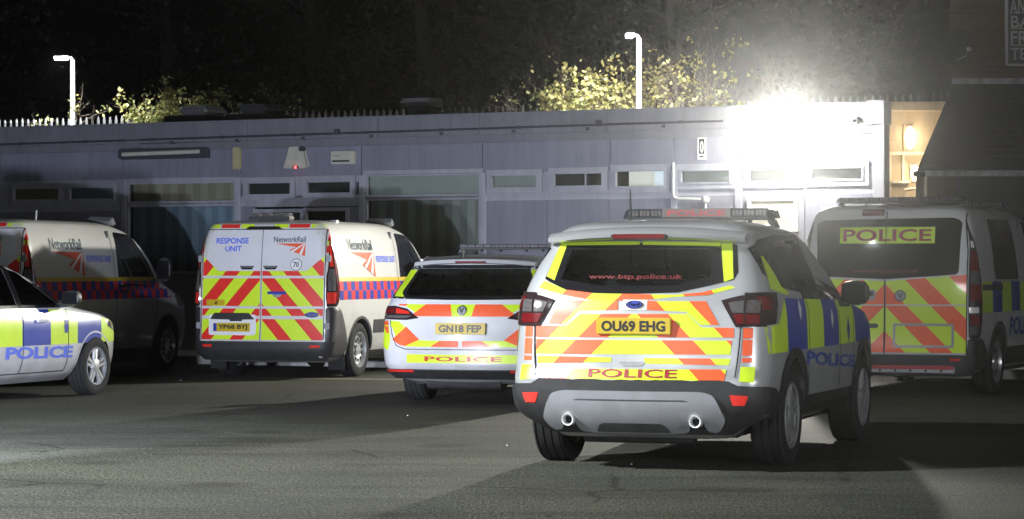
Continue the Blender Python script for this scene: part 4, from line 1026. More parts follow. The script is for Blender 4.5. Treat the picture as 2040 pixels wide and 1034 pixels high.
def tree(x, D, h, w, lm, label, seed, n=3200, z0=3.2):
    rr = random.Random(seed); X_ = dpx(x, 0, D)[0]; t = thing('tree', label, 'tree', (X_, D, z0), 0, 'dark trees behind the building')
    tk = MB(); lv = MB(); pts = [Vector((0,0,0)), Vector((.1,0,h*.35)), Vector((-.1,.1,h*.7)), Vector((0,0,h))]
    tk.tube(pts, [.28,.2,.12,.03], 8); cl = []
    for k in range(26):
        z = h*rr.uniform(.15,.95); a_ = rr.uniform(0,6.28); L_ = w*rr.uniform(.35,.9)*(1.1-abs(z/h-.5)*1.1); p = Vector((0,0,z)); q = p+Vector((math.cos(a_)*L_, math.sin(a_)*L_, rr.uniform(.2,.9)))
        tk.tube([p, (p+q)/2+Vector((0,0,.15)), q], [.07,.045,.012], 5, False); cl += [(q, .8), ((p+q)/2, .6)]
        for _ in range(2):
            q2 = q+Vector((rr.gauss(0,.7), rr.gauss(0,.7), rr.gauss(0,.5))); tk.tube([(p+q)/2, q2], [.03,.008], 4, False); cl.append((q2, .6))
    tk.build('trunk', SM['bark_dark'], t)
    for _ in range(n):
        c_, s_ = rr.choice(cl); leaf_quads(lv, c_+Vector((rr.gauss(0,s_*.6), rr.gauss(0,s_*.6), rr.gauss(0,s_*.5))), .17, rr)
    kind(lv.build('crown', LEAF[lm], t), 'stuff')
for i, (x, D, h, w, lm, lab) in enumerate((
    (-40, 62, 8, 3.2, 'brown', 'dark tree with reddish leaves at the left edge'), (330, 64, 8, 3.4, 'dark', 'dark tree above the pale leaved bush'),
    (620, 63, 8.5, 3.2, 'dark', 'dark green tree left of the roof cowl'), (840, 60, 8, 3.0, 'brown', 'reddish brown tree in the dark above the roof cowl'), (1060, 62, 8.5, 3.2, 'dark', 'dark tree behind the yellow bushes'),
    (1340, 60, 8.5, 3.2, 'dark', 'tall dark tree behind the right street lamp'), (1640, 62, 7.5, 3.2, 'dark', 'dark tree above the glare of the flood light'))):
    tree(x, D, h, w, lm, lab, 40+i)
# ================================================================== VEHICLES
def flat(pts, sc, ox, oy): return [(p[0]/sc+ox, p[1]/sc+oy) for p in pts]
Z4 = lambda pts: flat(pts, 3.134, 1000, 390)
Z5 = lambda pts: flat(pts, 3.692, 1000, 680)
Z6 = lambda pts: flat(pts, 1.815, 1400, 390)
Z2 = lambda pts: flat(pts, 2.722, 370, 400)
Z3 = lambda pts: flat(pts, 2.871, 740, 460)
Z7 = lambda pts: flat(pts, 2.461, 1580, 380)
ZP = lambda pts: flat(pts, 3.446, 0, 500)
ZV1 = lambda pts: flat(pts, 2.35, 0, 380)
def arch(veh, wy, r0, r1, m, name, zmin=.2, off=.01, th=.02, a0=0, a1=180):
    polys = []; n = 18
    for k in range(n):
        a = R(a0+(a1-a0)*k/n); b = R(a0+(a1-a0)*(k+1)/n)
        polys.append([(wy+r0*math.cos(a), veh.wr+r0*math.sin(a)), (wy+r1*math.cos(a), veh.wr+r1*math.sin(a)), (wy+r1*math.cos(b), veh.wr+r1*math.sin(b)), (wy+r0*math.cos(b), veh.wr+r0*math.sin(b))])
    for fc in ('right', 'left'): veh.patch(name, None, fc, m, off=off, polys=polys, cell=.2)
def badge(veh, cx, cz, w, h, face='rear', word=None):
    def ell(k, n=24): return [(cx+w*k/2*math.cos(2*math.pi*i/n), cz+h*k/2*math.sin(2*math.pi*i/n)) for i in range(n)]
    o = veh.patch('badge', ell(1), face, M['chrome'], off=.016, thick=.014, cell=.05)
    veh.patch('badge_field', ell(.84), face, M['plate_blue'] if word else M['satin_silver'], off=.018, cell=.05, parent=o)
    if word: veh.text('badge_lettering', word, cx, cz, w*.6, h*.5, face, M['chrome'], off=.020, parent=o)
    else: veh.text('badge_mark', 'V' , cx, cz, w*.5, h*.55, face, M['black'], off=.020, parent=o)

# ------------------------------------------------ large police SUV in front
KR = [(.22,-.72,3.30,.60,.05,.15,.1,.3),(.28,-.82,3.42,.68,.08,.2,.12,.35),(.38,-.91,3.52,.85,.11,.22,.14,.38),(.46,-.94,3.55,.905,.12,.22,.15,.4),(.62,-.95,3.56,.915,.13,.22,.15,.4),
 (.68,-.925,3.56,.918,.13,.24,.15,.4),(.80,-.905,3.52,.92,.13,.25,.16,.4),(.98,-.875,3.40,.915,.13,.25,.16,.4),(1.06,-.86,3.0,.91,.13,.25,.14,.35),(1.12,-.845,2.5,.90,.12,.24,.10,.3),
 (1.20,-.81,2.2,.88,.12,.22,.10,.25),(1.32,-.74,2.0,.84,.11,.2,.1,.22),(1.45,-.66,1.78,.785,.10,.2,.1,.2),(1.57,-.58,1.58,.73,.09,.2,.1,.2),(1.635,-.53,1.42,.685,.09,.2,.1,.2),
 (1.685,-.42,1.15,.60,.08,.2,.08,.2),(1.715,-.15,.8,.42,.05,.15,.05,.15),(1.725,.05,.5,.2,.02,.08,.02,.08)]
k = Vehicle('police_suv', 'large police SUV in the foreground with red and yellow chevrons on its tailgate', 'police car', 1.10, 17.8, 18.5, KR, M['silver_paint'], wheels=(0, 2.69), wr=.35, ww=.235, track=.905)
gl_out = k.R2(Z4([(372,296),(270,520),(300,540),(400,590),(560,610),(830,613),(1100,605),(1300,562),(1450,525),(1476,480),(1470,310),(1440,298)]))
gl_in = k.R2(Z4([(440,335),(370,520),(600,562),(1080,562),(1300,505),(1312,350),(1290,332)]))
sd_out = k.S2(Z6([(160,190),(195,160),(250,142),(335,143),(385,168),(440,240),(497,345),(497,382),(420,366),(262,330),(215,282)]))
w1 = k.S2(Z6([(176,196),(228,172),(243,300),(216,272)])); w2 = k.S2(Z6([(252,166),(328,160),(366,338),(274,322)])); w3 = k.S2(Z6([(345,160),(380,176),(438,255),(486,345),(482,368),(384,344)]))
fw = [(-.66,1.16),(.66,1.16),(.56,1.54),(-.56,1.54)]
k.cutw((.72, 1.60, .07), [(gl_in, 'y', -2, .4), (w1, 'x', -2, 2), (w2, 'x', -2, 2), (w3, 'x', -2, 2), (fw, 'y', 1.2, 4)])
def ringpatch(veh, name, outer, inner, face, m, off):   # outer minus inner, as quads between the two outlines
    pass
def minus(outer, inner):
    """outer polygon with a hole: slice into convex-cut wedges round the hole's centre"""
    c = (sum(p[0] for p in inner)/len(inner), sum(p[1] for p in inner)/len(inner)); out = []; N = 48
    def ray(poly, a):
        d = (math.cos(a), math.sin(a)); best = None
        for i in range(len(poly)):
            p = poly[i]; q = poly[(i+1)%len(poly)]; ex, ey = q[0]-p[0], q[1]-p[1]; den = d[0]*ey-d[1]*ex
            if abs(den) < 1e-9: continue
            t = ((p[0]-c[0])*ey-(p[1]-c[1])*ex)/den; u = ((p[0]-c[0])*d[1]-(p[1]-c[1])*d[0])/den
            if t > 0 and -1e-6 <= u <= 1+1e-6 and (best is None or t > best): best = t
        best = best or 0.0
        return (c[0]+d[0]*best, c[1]+d[1]*best)
    angs = sorted(set([2*math.pi*i/N for i in range(N)]+[math.atan2(p[1]-c[1], p[0]-c[0]) % (2*math.pi) for p in list(outer)+list(inner)]))
    for i in range(len(angs)):
        a = angs[i]; b = angs[(i+1)%len(angs)]
        if abs(a-b) < 1e-5: continue
        out.append([ray(inner, a), ray(outer, a), ray(outer, b), ray(inner, b)])
    return out
def window(veh, outer, inner, face, glass='glass', frame='tint', off=.003):
    o = veh.patch('window_surround', None, face, M[frame], off=off, polys=minus(outer, inner) if inner else [outer], cell=.08)
    if inner: veh.patch('window_glass', inner, face, M[glass], off=off-.002, cell=.08, parent=o)
    return o
window(k, gl_out, gl_in, 'rear'); window(k, [(-.72,1.10),(.72,1.10),(.60,1.58),(-.60,1.58)], fw, 'front')
for fc in ('right', 'left'):
    k.patch('window_surround', None, fc, M['tint'], off=.003, cell=.08, polys=minus([p for p in sd_out], w2) if False else [sd_out]) if False else None
    cA = (w1[1][0]+w2[0][0])/2; cB = (w2[1][0]+w3[0][0])/2
    for wi, (a_, b_) in ((w1, (-9, cA)), (w2, (cA, cB)), (w3, (cB, 9))):
        reg = clip(sd_out, [(a_, 0), (b_, 0), (b_, 3), (a_, 3)])
        o = k.patch('window_surround', None, fc, M['tint'], off=.003, polys=minus(reg, wi), cell=.1); k.patch('window_glass', wi, fc, M['glass'], off=.001, cell=.1, parent=o)
for pl in ([(412,290),(862,288),(862,309),(405,313)], [(880,288),(1366,296),(1366,318),(880,309)], [(374,298),(412,298),(330,530),(282,505)], [(1370,300),(1440,300),(1446,520),(1386,540)]):
    k.patch('lime_strip', k.R2(Z4(pl)), 'rear', M['lime'], off=.006, cell=.05)
k.text('web_address', 'www.btp.police.uk', k.px(*Z4([(830,512)])[0]).x, k.px(*Z4([(830,512)])[0]).z, .66, .042, 'rear', M['text_dim'], .01, .007)
rowsK = [k.R2(Z4(q)) for q in ([(232,575),(268,530),(400,588),(560,608),(640,612),(640,655),(560,652),(380,618)], [(1460,575),(1420,562),(1250,605),(1080,620),(860,615),(640,612),(640,655),(860,655),(1080,632),(1280,622)],
  [(358,652),(725,655),(725,712),(480,718),(400,800),(292,798)], [(868,658),(1275,660),(1355,806),(1240,806),(1150,725),(868,712)],
  [(490,738),(1160,738),(1245,822),(1448,826),(1448,885),(215,880),(215,812),(405,808)], [(215,895),(1436,905),(1425,992),(215,984)])]
rowsK += [k.R2(Z5(q)) for q in ([(262,106),(805,118),(805,152),(262,158)], [(1045,122),(1683,128),(1668,176),(1045,165)], [(262,194),(1650,208),(1632,292),(275,270)])]
rowsK[0] = [(max(-.84,p[0]), p[1]) for p in rowsK[0]]
k.chevrons(rowsK, [(1.085,1.30),(1.52,1.735)], 1.0, M['red'])
# strips outboard of the tailgate gap
for sg in (1, -1):
    for za_, zb_ in ((.905,.975),(.79,.895),(.745,.775)):
        k.patch('red_marking', [(sg*.74,za_),(sg*.80,za_),(sg*.80,zb_),(sg*.74,zb_)], 'rear', M['red'], off=.004, cell=.04)
    k.patch('yellow_marking', [(sg*.73,.62),(sg*.82,.61),(sg*.82,.715),(sg*.73,.715)], 'rear', M['lime'], off=.004, cell=.04)
    k.ribbon('panel_gap', [(sg*.70,.645),(sg*.715,.80),(sg*.725,.985)], 'rear', M['gap'], .008, .007)
k.text('lettering', 'POLICE', .005, .665, .62, .058, 'rear', M['text_maroon'], .02, .008)
k.patch('bumper', [(-.95,.58),(-.72,.59),(-.66,.62),(.66,.62),(.72,.59),(.95,.58),(.95,.42),(.84,.38),(.70,.27),(-.70,.27),(-.84,.38),(-.95,.42)], 'rear', M['black_plastic'], off=.022, thick=.03, cell=.06)
df = [(-.64,.37),(-.56,.53),(-.48,.55),(.48,.55),(.56,.53),(.64,.37),(.56,.30),(.50,.31),(.49,.37),(.44,.40),(.40,.37),(.38,.30),(.28,.29),(-.28,.29),(-.38,.30),(-.40,.37),(-.44,.40),(-.49,.37),(-.50,.31),(-.56,.30)]
df = rounded(df, .03, 3)
k.patch('diffuser', df, 'rear', M['satin_silver'], off=.045, thick=.03, cell=.04)
k.patch('diffuser_crease', [(-.40,.487),(.40,.487),(.36,.496),(-.36,.496)], 'rear', M['grey_plastic'], off=.047, cell=.05)
k.patch('diffuser_recess', rounded([(-.26,.30),(-.22,.355),(.22,.355),(.26,.30)], .02), 'rear', M['grey_plastic'], off=.048, cell=.05)
for sg in (-1, 1):
    p, n = k.hit(sg*.445, .35, 'rear')
    v, f = lathe([(-.06,.030),(.01,.034),(.012,.041),(.0,.043),(-.08,.043)], 28); Mt = Matrix.Translation((sg*.445, p.y-.085, .35)) @ Matrix.Rotation(R(-90), 4, 'Z')
    o = part('exhaust', [Mt @ Vector(q) for q in v], f, M['bright_metal'], k.root); v, f = lathe([(-.05,.033),(-.051,.001)], 16); part('exhaust_bore', [Mt @ Vector(q) for q in v], f, M['gap'], o)
    k.patch('reflector', [(sg*.78,.525),(sg*.665,.53),(sg*.69,.46),(sg*.76,.46)], 'rear', M['red_reflector'], off=.026, cell=.04)
k.patch('handle_recess', [(-.10,.745),(.10,.745),(.065,.715),(-.065,.715)], 'rear', M['steel'], off=.005, cell=.04)
plate(k, .005, .985, 'OU69 EHG', M['plate_yellow']); badge(k, 0, 1.125, .12, .052, word='Ford'); k.patch('badge_panel', [(-.085,1.09),(.085,1.09),(.085,1.16),(-.085,1.16)], 'rear', M['skin_line'], off=.006, cell=.05)
# spoiler with high brake lamp
mb = MB(); secs = []
for i in range(13):
    x = -.70+1.4*i/12; q = abs(x)/.70; y0 = -.735+.16*q**3; zt_ = 1.645-.035*q**2
    secs.append([(x, y0, zt_-.055), (x, y0-.012, zt_-.03), (x, y0+.05, zt_+.004), (x, y0+.28, zt_+.02), (x, y0+.28, zt_-.06), (x, y0+.06, zt_-.07)])
v = [p for s_ in secs for p in s_]; f = [(i*6+j, i*6+(j+1)%6, (i+1)*6+(j+1)%6, (i+1)*6+j) for i in range(12) for j in range(6)]+[tuple(range(6)), tuple(72+j for j in range(6))[::-1]]
sp = mb.add(v, f).build('spoiler', M['silver_paint'], k.root)
bl = MB().box(-.20,.20,-.752,-.70,1.570,1.615).build('brake_light', M['black'], sp); bevel(bl, .012, 2); MB().box(-.18,.18,-.756,-.75,1.577,1.608).build('lens', M['red_lens'], bl)
# lamps
rl = [(.585,1.155),(.70,1.185),(.80,1.20),(.87,1.205),(.87,.98),(.69,.98)]
sl = [(-.74,1.205),(-.60,1.21),(-.40,1.205),(-.46,1.11),(-.56,1.00),(-.76,.985)]
tail(k, 'tail_light', rl, sl, M['dark_lens'], .012, [([(.635,1.14),(.735,1.155),(.735,1.075),(.665,1.075)], 'rear', M['clear_lens']), ([(.75,1.155),(.83,1.16),(.83,1.075),(.75,1.075)], 'rear', M['clear_lens']),
   ([(.67,1.065),(.83,1.065),(.83,1.0),(.70,1.0)], 'rear', M['red_lens']), ([(-.70,1.18),(-.58,1.18),(-.60,1.10),(-.70,1.09)], 'side', M['red_lens'])])
k.ribbon('panel_gap', [(.742,.985),(.742,1.20)], 'rear', M['gap'], .008, .02)
# sides
def batten(veh, edges, py, z0, ztop, cols, conv, y_first=None, y_last=None):
    ys = [veh.px(*conv([(x, py)])[0]).y for x in edges]
    if y_first is not None: ys[0] = y_first
    if y_last is not None: ys[-1] = y_last
    for i in range(len(ys)-1):
        a_, b_ = ys[i], ys[i+1]; n_ = 4; top = [(a_+(b_-a_)*t/n_, ztop(a_+(b_-a_)*t/n_)) for t in range(n_+1)]
        veh.both('battenburg_block', [(a_, z0), (b_, z0)]+top[::-1], M[cols[i]], off=.004, cell=.09)
    return ys
def interp(pts):
    def f(y):
        if y <= pts[0][0]: return pts[0][1]
        for (a_, za_), (b_, zb_) in zip(pts, pts[1:]):
            if y <= b_: return za_+(zb_-za_)*(y-a_)/(b_-a_)
        return pts[-1][1]
    return f
ysK = batten(k, [250,305,376,436,490,548,606], 470, .80, interp([(-.9,.97),(-.35,1.0),(-.30,1.17),(2.0,1.13),(2.9,1.02),(3.3,.98)]), ['lime','blue','lime','blue','lime','blue'], Z6, -.70, 3.1)
k.both('lime_quarter', [(-.50,1.235),(-.10,1.19),(.0,1.20),(-.18,1.25),(-.36,1.46),(-.42,1.46)], M['lime'], off=.004, cell=.08)
k.textpx('lettering', 'POLICE', Z6([(375,585)])[0], Z6([(548,597)])[0], 27, 'right', M['text_blue'], bold=.03)
for x_, y_ in ((348,408),(465,440)): p = k.px(*Z6([(x_,y_)])[0]); k.both('crest', [(p.y-.05,p.z),(p.y,p.z+.07),(p.y+.05,p.z),(p.y,p.z-.09)], M['skin_line'], off=.007, cell=.05)
p = k.px(*Z6([(524,480)])[0]); k.both('crest', [(p.y-.07,p.z),(p.y,p.z+.10),(p.y+.07,p.z),(p.y,p.z-.12)], M['blue'], off=.007, cell=.05)
for y_ in (ysK[2]+.06, ysK[4]+.04): k.ribbon('panel_gap', [(y_, .47), (y_, 1.16)], 'right', M['gap'], .014, .006)
k.ribbon('panel_gap', [(2.22,.47),(2.24,.90),(2.30,1.08)], 'right', M['gap'], .014, .006)
k.both('sill_cladding', [(.40,.29),(2.29,.29),(2.29,.46),(.40,.47)], M['black_plastic'], off=.016, thick=.03)
k.both('bumper_side', [(-.93,.42),(-.60,.40),(-.42,.42),(-.40,.50),(-.60,.57),(-.93,.585)], M['black_plastic'], off=.018, thick=.03)
arch(k, 0, .40, .475, M['black_plastic'], 'wheel_arch', off=.018); arch(k, 2.69, .40, .475, M['black_plastic'], 'wheel_arch', off=.018)
for wy in (0, 2.69):
    for sg in (1, -1): k.wheel(wy, sg)
mirrors(k, 1.78, .90, 1.19, .22, .19); underside(k, -.75, 3.2, .62, .22); seats(k, .80, (.25, 1.2))
lightbar(k, .99, 1.782, 1.06, 'POLICE', .072, .30)
MB().tube([(-.42,.55,1.68),(-.42,.55,1.72),(-.43,.56,1.96)], [.02,.012,.004], 6).build('antenna', M['black'], k.root)

# ------------------------------------------------ police estate in the middle
IR = [(.22,-.95,3.45,.62,.08,.2,.12,.35),(.29,-1.10,3.62,.80,.12,.25,.15,.4),(.42,-1.19,3.76,.905,.16,.3,.2,.45),(.60,-1.19,3.78,.93,.18,.32,.2,.45),(.74,-1.165,3.66,.932,.18,.32,.2,.45),
 (.84,-1.145,3.2,.925,.18,.3,.18,.4),(.94,-1.12,2.5,.912,.17,.3,.14,.3),(1.03,-1.08,2.05,.885,.16,.26,.1,.25),(1.15,-.98,1.78,.83,.14,.24,.1,.2),(1.28,-.85,1.42,.765,.13,.22,.1,.2),(1.395,-.75,1.15,.71,.12,.2,.1,.2),
 (1.445,-.68,.98,.67,.12,.2,.1,.2),(1.485,-.52,.75,.58,.10,.2,.08,.2),(1.51,-.25,.5,.40,.06,.15,.05,.15),(1.52,-.05,.3,.2,.03,.08,.02,.08)]
v_ = Vehicle('police_estate', 'white white police estate car between the response van and the large SUV', 'police car', -.19, 26.15, 16, IR, M['white_paint'], wheels=(0, 2.83), wr=.335, ww=.235, track=.905)
i_ = v_
go = [(-.71,1.39),(-.66,1.41),(.66,1.41),(.71,1.39),(.82,1.09),(.80,1.07),(0,1.055),(-.80,1.07),(-.82,1.09)]; gi = [(-.58,1.375),(.58,1.375),(.66,1.13),(.60,1.10),(-.60,1.10),(-.66,1.13)]
sw = [(-.45,1.10),(.35,1.08),(.42,1.36),(-.25,1.34)]; sw2 = [(.50,1.08),(1.72,1.05),(1.25,1.30),(.90,1.375),(.55,1.38)]; so = [(-.62,1.07),(1.95,1.0),(1.35,1.29),(.98,1.40),(.4,1.42),(-.35,1.38)]
fi = [(-.66,1.04),(.66,1.04),(.56,1.34),(-.56,1.34)]
i_.cutw((.66, 1.41, .06), [(gi, 'y', -2.5, .3), (sw, 'x', -2, 2), (sw2, 'x', -2, 2), (fi, 'y', 1.0, 4)])
window(i_, go, gi, 'rear'); window(i_, [(-.73,1.0),(.73,1.0),(.60,1.38),(-.60,1.38)], fi, 'front')
for fc in ('right', 'left'):
    for wi, (a_, b_) in ((sw, (-9,.46)), (sw2, (.46,9))):
        reg = clip(so, [(a_,0),(b_,0),(b_,3),(a_,3)]); window(i_, reg, wi, fc)
for sg in (-1, 1): i_.patch('lime_strip', rounded([(sg*.60,1.36),(sg*.70,1.36),(sg*.79,1.09),(sg*.66,1.085),(sg*.70,1.13)], .02), 'rear', M['lime'], off=.006, cell=.05)
r1 = [(-.68,1.015),(.68,1.015),(.62,.995),(.44,.895),(-.44,.895),(-.62,.995)]
r2l = [(-.80,.845),(-.69,.845),(-.60,.775),(-.50,.655),(-.02,.652),(-.02,.590),(-.60,.592),(-.69,.65),(-.75,.76)]
r2 = r2l; r3 = [(-p[0], p[1]) for p in r2l]
for pl in (r1, r2, r3): i_.patch('yellow_marking', pl, 'rear', M['lime'], off=.003, cell=.05)
for sg in (-1, 1):
    for q in ([(.13,1.015),(.40,1.015),(.56,.895),(.10,.895)], [(.60,1.015),(.70,1.015),(.70,1.0),(.62,.997)], [(.44,.66),(.60,.79),(.75,.66),(.66,.605),(.60,.595)], [(.02,.652),(.22,.652),(.32,.592),(.02,.590)]):
        i_.patch('red_marking', [(sg*p[0], p[1]) for p in q], 'rear', M['red'], off=.0045, cell=.05)
    i_.patch('yellow_marking', [(sg*.82,.84),(sg*.885,.84),(sg*.89,.58),(sg*.80,.55),(sg*.775,.66)], 'rear', M['lime'], off=.003, cell=.04)
    i_.patch('red_marking', [(sg*.82,.845),(sg*.885,.845),(sg*.885,.80),(sg*.81,.80)], 'rear', M['red'], off=.0045, cell=.04)
    i_.patch('red_marking', [(sg*.81,.79),(sg*.885,.79),(sg*.83,.72),(sg*.80,.72)], 'rear', M['red'], off=.0045, cell=.04)
    i_.ribbon('panel_gap', [(sg*.79,.85),(sg*.76,.72),(sg*.70,.60),(sg*.60,.565)], 'rear', M['gap'], .007, .006)
    i_.patch('reflector', [(sg*.50,.373),(sg*.80,.373),(sg*.80,.352),(sg*.50,.352)], 'rear', M['red_reflector'], off=.028, cell=.04)
i_.ribbon('panel_gap', [(-.60,.565),(.60,.565)], 'rear', M['gap'], .007, .006)
i_.patch('yellow_marking', [(-.58,.515),(.60,.515),(.62,.43),(-.58,.43)], 'rear', M['lime'], off=.003, cell=.06)
i_.text('lettering', 'POLICE', .02, .472, .80, .05, 'rear', M['text_red'], .03, .007, spacing=1.05)
i_.patch('bumper', [(-.93,.365),(.93,.365),(.93,.31),(.80,.285),(-.80,.285),(-.93,.31)], 'rear', M['black_plastic'], off=.022, thick=.03, cell=.06)
plate(i_, 0, .775, 'GN18 FEP', M['plate_yellow']); badge(i_, 0, .95, .10, .10)
i_.patch('tailgate_moulding', [(-.62,1.053),(.62,1.053),(.62,1.03),(-.62,1.03)], 'rear', M['skin_line'], off=.012, thick=.01, cell=.06)
tail(i_, 'tail_light', [(.46,.875),(.60,.965),(.74,.995),(.88,.99),(.88,.86),(.60,.855)], [(-.98,.99),(-.80,.985),(-.78,.93),(-.90,.86),(-.98,.86)], M['dark_lens'], .012,
     [([(.58,.94),(.72,.972),(.72,.92),(.56,.915)], 'rear', M['red_reflector']), ([(.74,.972),(.86,.97),(.86,.92),(.74,.92)], 'rear', M['red_lens']), ([(.54,.90),(.86,.90),(.86,.875),(.60,.872)], 'rear', M['clear_lens'])])
mb = MB(); secs = []
for q_ in range(13):
    x = -.64+1.28*q_/12; q = abs(x)/.64; y0 = -.83+.12*q**3; z_ = 1.468-.03*q**2
    secs.append([(x, y0, z_-.035), (x, y0+.04, z_+.002), (x, y0+.25, z_+.012), (x, y0+.25, z_-.04), (x, y0+.05, z_-.045)])
v = [p for s_ in secs for p in s_]; f = [(i*5+j, i*5+(j+1)%5, (i+1)*5+(j+1)%5, (i+1)*5+j) for i in range(12) for j in range(5)]+[tuple(range(5)), tuple(60+j for j in range(5))[::-1]]
sp = mb.add(v, f).build('spoiler', M['white_paint'], i_.root); bl = MB().box(-.16,.16,-.835,-.80,1.428,1.448).build('brake_light', M['red_lens'], sp)
for (a_, b_, m_) in ((-.55,-.05,'lime'),(-.05,.45,'blue'),(.45,.95,'lime'),(.95,1.45,'blue'),(1.45,1.95,'lime')): i_.both('battenburg_block', [(a_,.68),(b_,.68),(b_,.98),(a_,.98)], M[m_], off=.004, cell=.1)
arch(i_, 0, .385, .40, M['black_plastic'], 'wheel_arch', off=.004)
for wy in (0, 2.83):
    for sg in (1, -1): i_.wheel(wy, sg)
mirrors(i_, 1.75, .90, 1.03); underside(i_, -1.05, 3.3, .62, .2); seats(i_, .62, (.1, 1.05))
lightbar(i_, .62, 1.612, 1.04, None, .045, .28)
MB().tube([(-.2,-.45,1.46),(-.2,-.47,1.62)], [.012,.004], 6).build('antenna', M['black'], i_.root)
for sg in (-1, 1): MB().tube([(sg*.64,-.45,1.46),(sg*.66,-.2,1.49),(sg*.66,.7,1.49),(sg*.62,.95,1.465)], .013, 6).build('roof_rail', M['chrome'], i_.root)

# ------------------------------------------------ police car at the left edge
PR = [(.18,-.80,3.30,.70,.06,.2,.12,.35),(.27,-.88,3.44,.82,.10,.25,.18,.4),(.42,-.92,3.50,.885,.12,.25,.24,.5),(.58,-.92,3.50,.90,.12,.25,.26,.5),(.70,-.91,3.46,.90,.12,.25,.24,.42),(.79,-.9,3.38,.90,.12,.25,.22,.36),
 (.875,-.88,3.12,.89,.12,.25,.18,.32),(.95,-.86,2.62,.875,.12,.22,.14,.3),(1.02,-.84,2.22,.86,.12,.2,.1,.22),(1.16,-.76,1.98,.80,.11,.2,.1,.18),(1.30,-.66,1.68,.735,.1,.2,.1,.18),(1.39,-.58,1.42,.69,.1,.2,.1,.18),
 (1.45,-.48,1.15,.62,.08,.2,.08,.18),(1.485,-.3,.85,.5,.06,.15,.06,.15),(1.50,0,.6,.28,.04,.1,.03,.1),(1.505,.1,.5,.12,.02,.05,.02,.05)]
p_ = Vehicle('police_car', 'police car cut by the left edge of the picture, blue and yellow side', 'police car', -6.32, 25.1, 21, PR, M['white_paint'], wheels=(0, 2.7), wr=.315, ww=.215, track=.90)
so = [(-.4,.965),(2.12,.96),(1.72,1.23),(1.44,1.375),(1.15,1.41),(.3,1.42),(-.3,1.38)]
wf = [(1.24,.995),(2.00,.99),(1.64,1.20),(1.40,1.335),(1.24,1.365)]; wr_ = [(.10,.995),(1.14,.995),(1.14,1.375),(.6,1.385),(.10,1.37)]
fi = [(-.64,1.08),(.64,1.08),(.55,1.34),(-.55,1.34)]
p_.cutw((.62, 1.43, .06), [(wf, 'x', -2, 2), (wr_, 'x', -2, 2), (fi, 'y', .9, 4)])
cm = 1.19
for fc in ('right', 'left'):
    for wi, (a_, b_) in ((wr_, (-9,cm)), (wf, (cm,9))): window(p_, clip(so, [(a_,0),(b_,0),(b_,3),(a_,3)]), wi, fc)
window(p_, [(-.70,1.03),(.70,1.03),(.60,1.39),(-.60,1.39)], fi, 'front'); p_.patch('window_surround', [(-.70,1.0),(.70,1.0),(.58,1.33),(-.58,1.33)], 'rear', M['tint'])
ysP = batten(p_, [-300,152,347,532,694,760], 520, .575, interp([(-.9,.95),(2.0,.945),(2.5,.885),(3.0,.82),(3.4,.73)]), ['lime','blue','lime','blue','lime'], ZP, -.6, 3.2)
p_.textpx('lettering', 'POLICE', ZP([(38,704)])[0], ZP([(498,690)])[0], 24.5, 'right', M['text_pale_blue'], bold=.035)
q = p_.px(*ZP([(452,530)])[0]); p_.both('crest', [(q.y-.045,q.z+.02),(q.y-.025,q.z+.05),(q.y-.035,q.z+.09),(q.y+.035,q.z+.09),(q.y+.025,q.z+.05),(q.y+.045,q.z+.02),(q.y+.03,q.z-.05),(q.y-.03,q.z-.05)], M['blue'], off=.007, cell=.04)
for y_ in (ysP[1]+.02, 2.12): p_.ribbon('panel_gap', [(y_, .30), (y_, .94)], 'right', M['gap'], .012, .006)
p_.ribbon('panel_gap', [(-.3,.29),(2.12,.29)], 'right', M['gap'], .010, .006)
q = p_.px(*ZP([(285,478)])[0])
for sg in (-1, 1): bevel(MB().box(*sorted((sg*(abs(q.x)-.005), sg*(abs(q.x)+.035))), q.y-.11, q.y+.11, q.z-.016, q.z+.016).build('door_handle', M['white_paint'], p_.root), .01)
p_.both('head_light', [(2.98,.745),(3.26,.67),(3.34,.71),(3.24,.775),(3.02,.80)], M['clear_lens'], off=.01, thick=.02, cell=.05)
p_.patch('grille', [(-.5,.45),(.5,.45),(.5,.62),(-.5,.62)], 'front', M['black_plastic'], off=.005)
arch(p_, 0, .365, .385, M['white_paint'], 'wheel_arch', off=.008); arch(p_, 2.7, .365, .385, M['white_paint'], 'wheel_arch', off=.008)
for wy in (0, 2.7):
    for sg in (1, -1): p_.wheel(wy, sg)
mirrors(p_, 2.05, .88, 1.06, .21, .17); underside(p_, -.8, 3.0, .6, .2, False); seats(p_, .60, (.1, 1.05)); lightbar(p_, .55, 1.60, 1.0, None, .07, .28)
MB().tube([(.66,.75,1.42),(.68,.75,1.47)], .03, 8).build('beacon_foot', M['skin_line'], p_.root)

# ------------------------------------------------ vans
VR = [(.20,-.78,3.55,.78,.05,.12,.1,.3),(.28,-.97,3.74,.90,.06,.14,.14,.35),(.46,-1.0,3.84,.95,.07,.15,.18,.4),(.60,-.985,3.86,.965,.07,.15,.2,.4),(.90,-.97,3.78,.975,.07,.15,.2,.4),(1.04,-.965,3.50,.972,.07,.15,.18,.35),(1.16,-.96,3.1,.968,.07,.15,.14,.3),
 (1.26,-.955,2.88,.955,.07,.15,.10,.16),(1.50,-.935,2.62,.925,.07,.15,.10,.13),(1.70,-.91,2.36,.89,.07,.15,.10,.12),(1.83,-.885,2.12,.85,.07,.15,.1,.12),(1.92,-.85,1.8,.80,.07,.15,.1,.2),(1.965,-.76,1.5,.72,.06,.15,.08,.2),(1.985,-.55,1.1,.52,.04,.12,.06,.15),(1.993,-.2,.7,.25,.02,.08,.02,.08)]
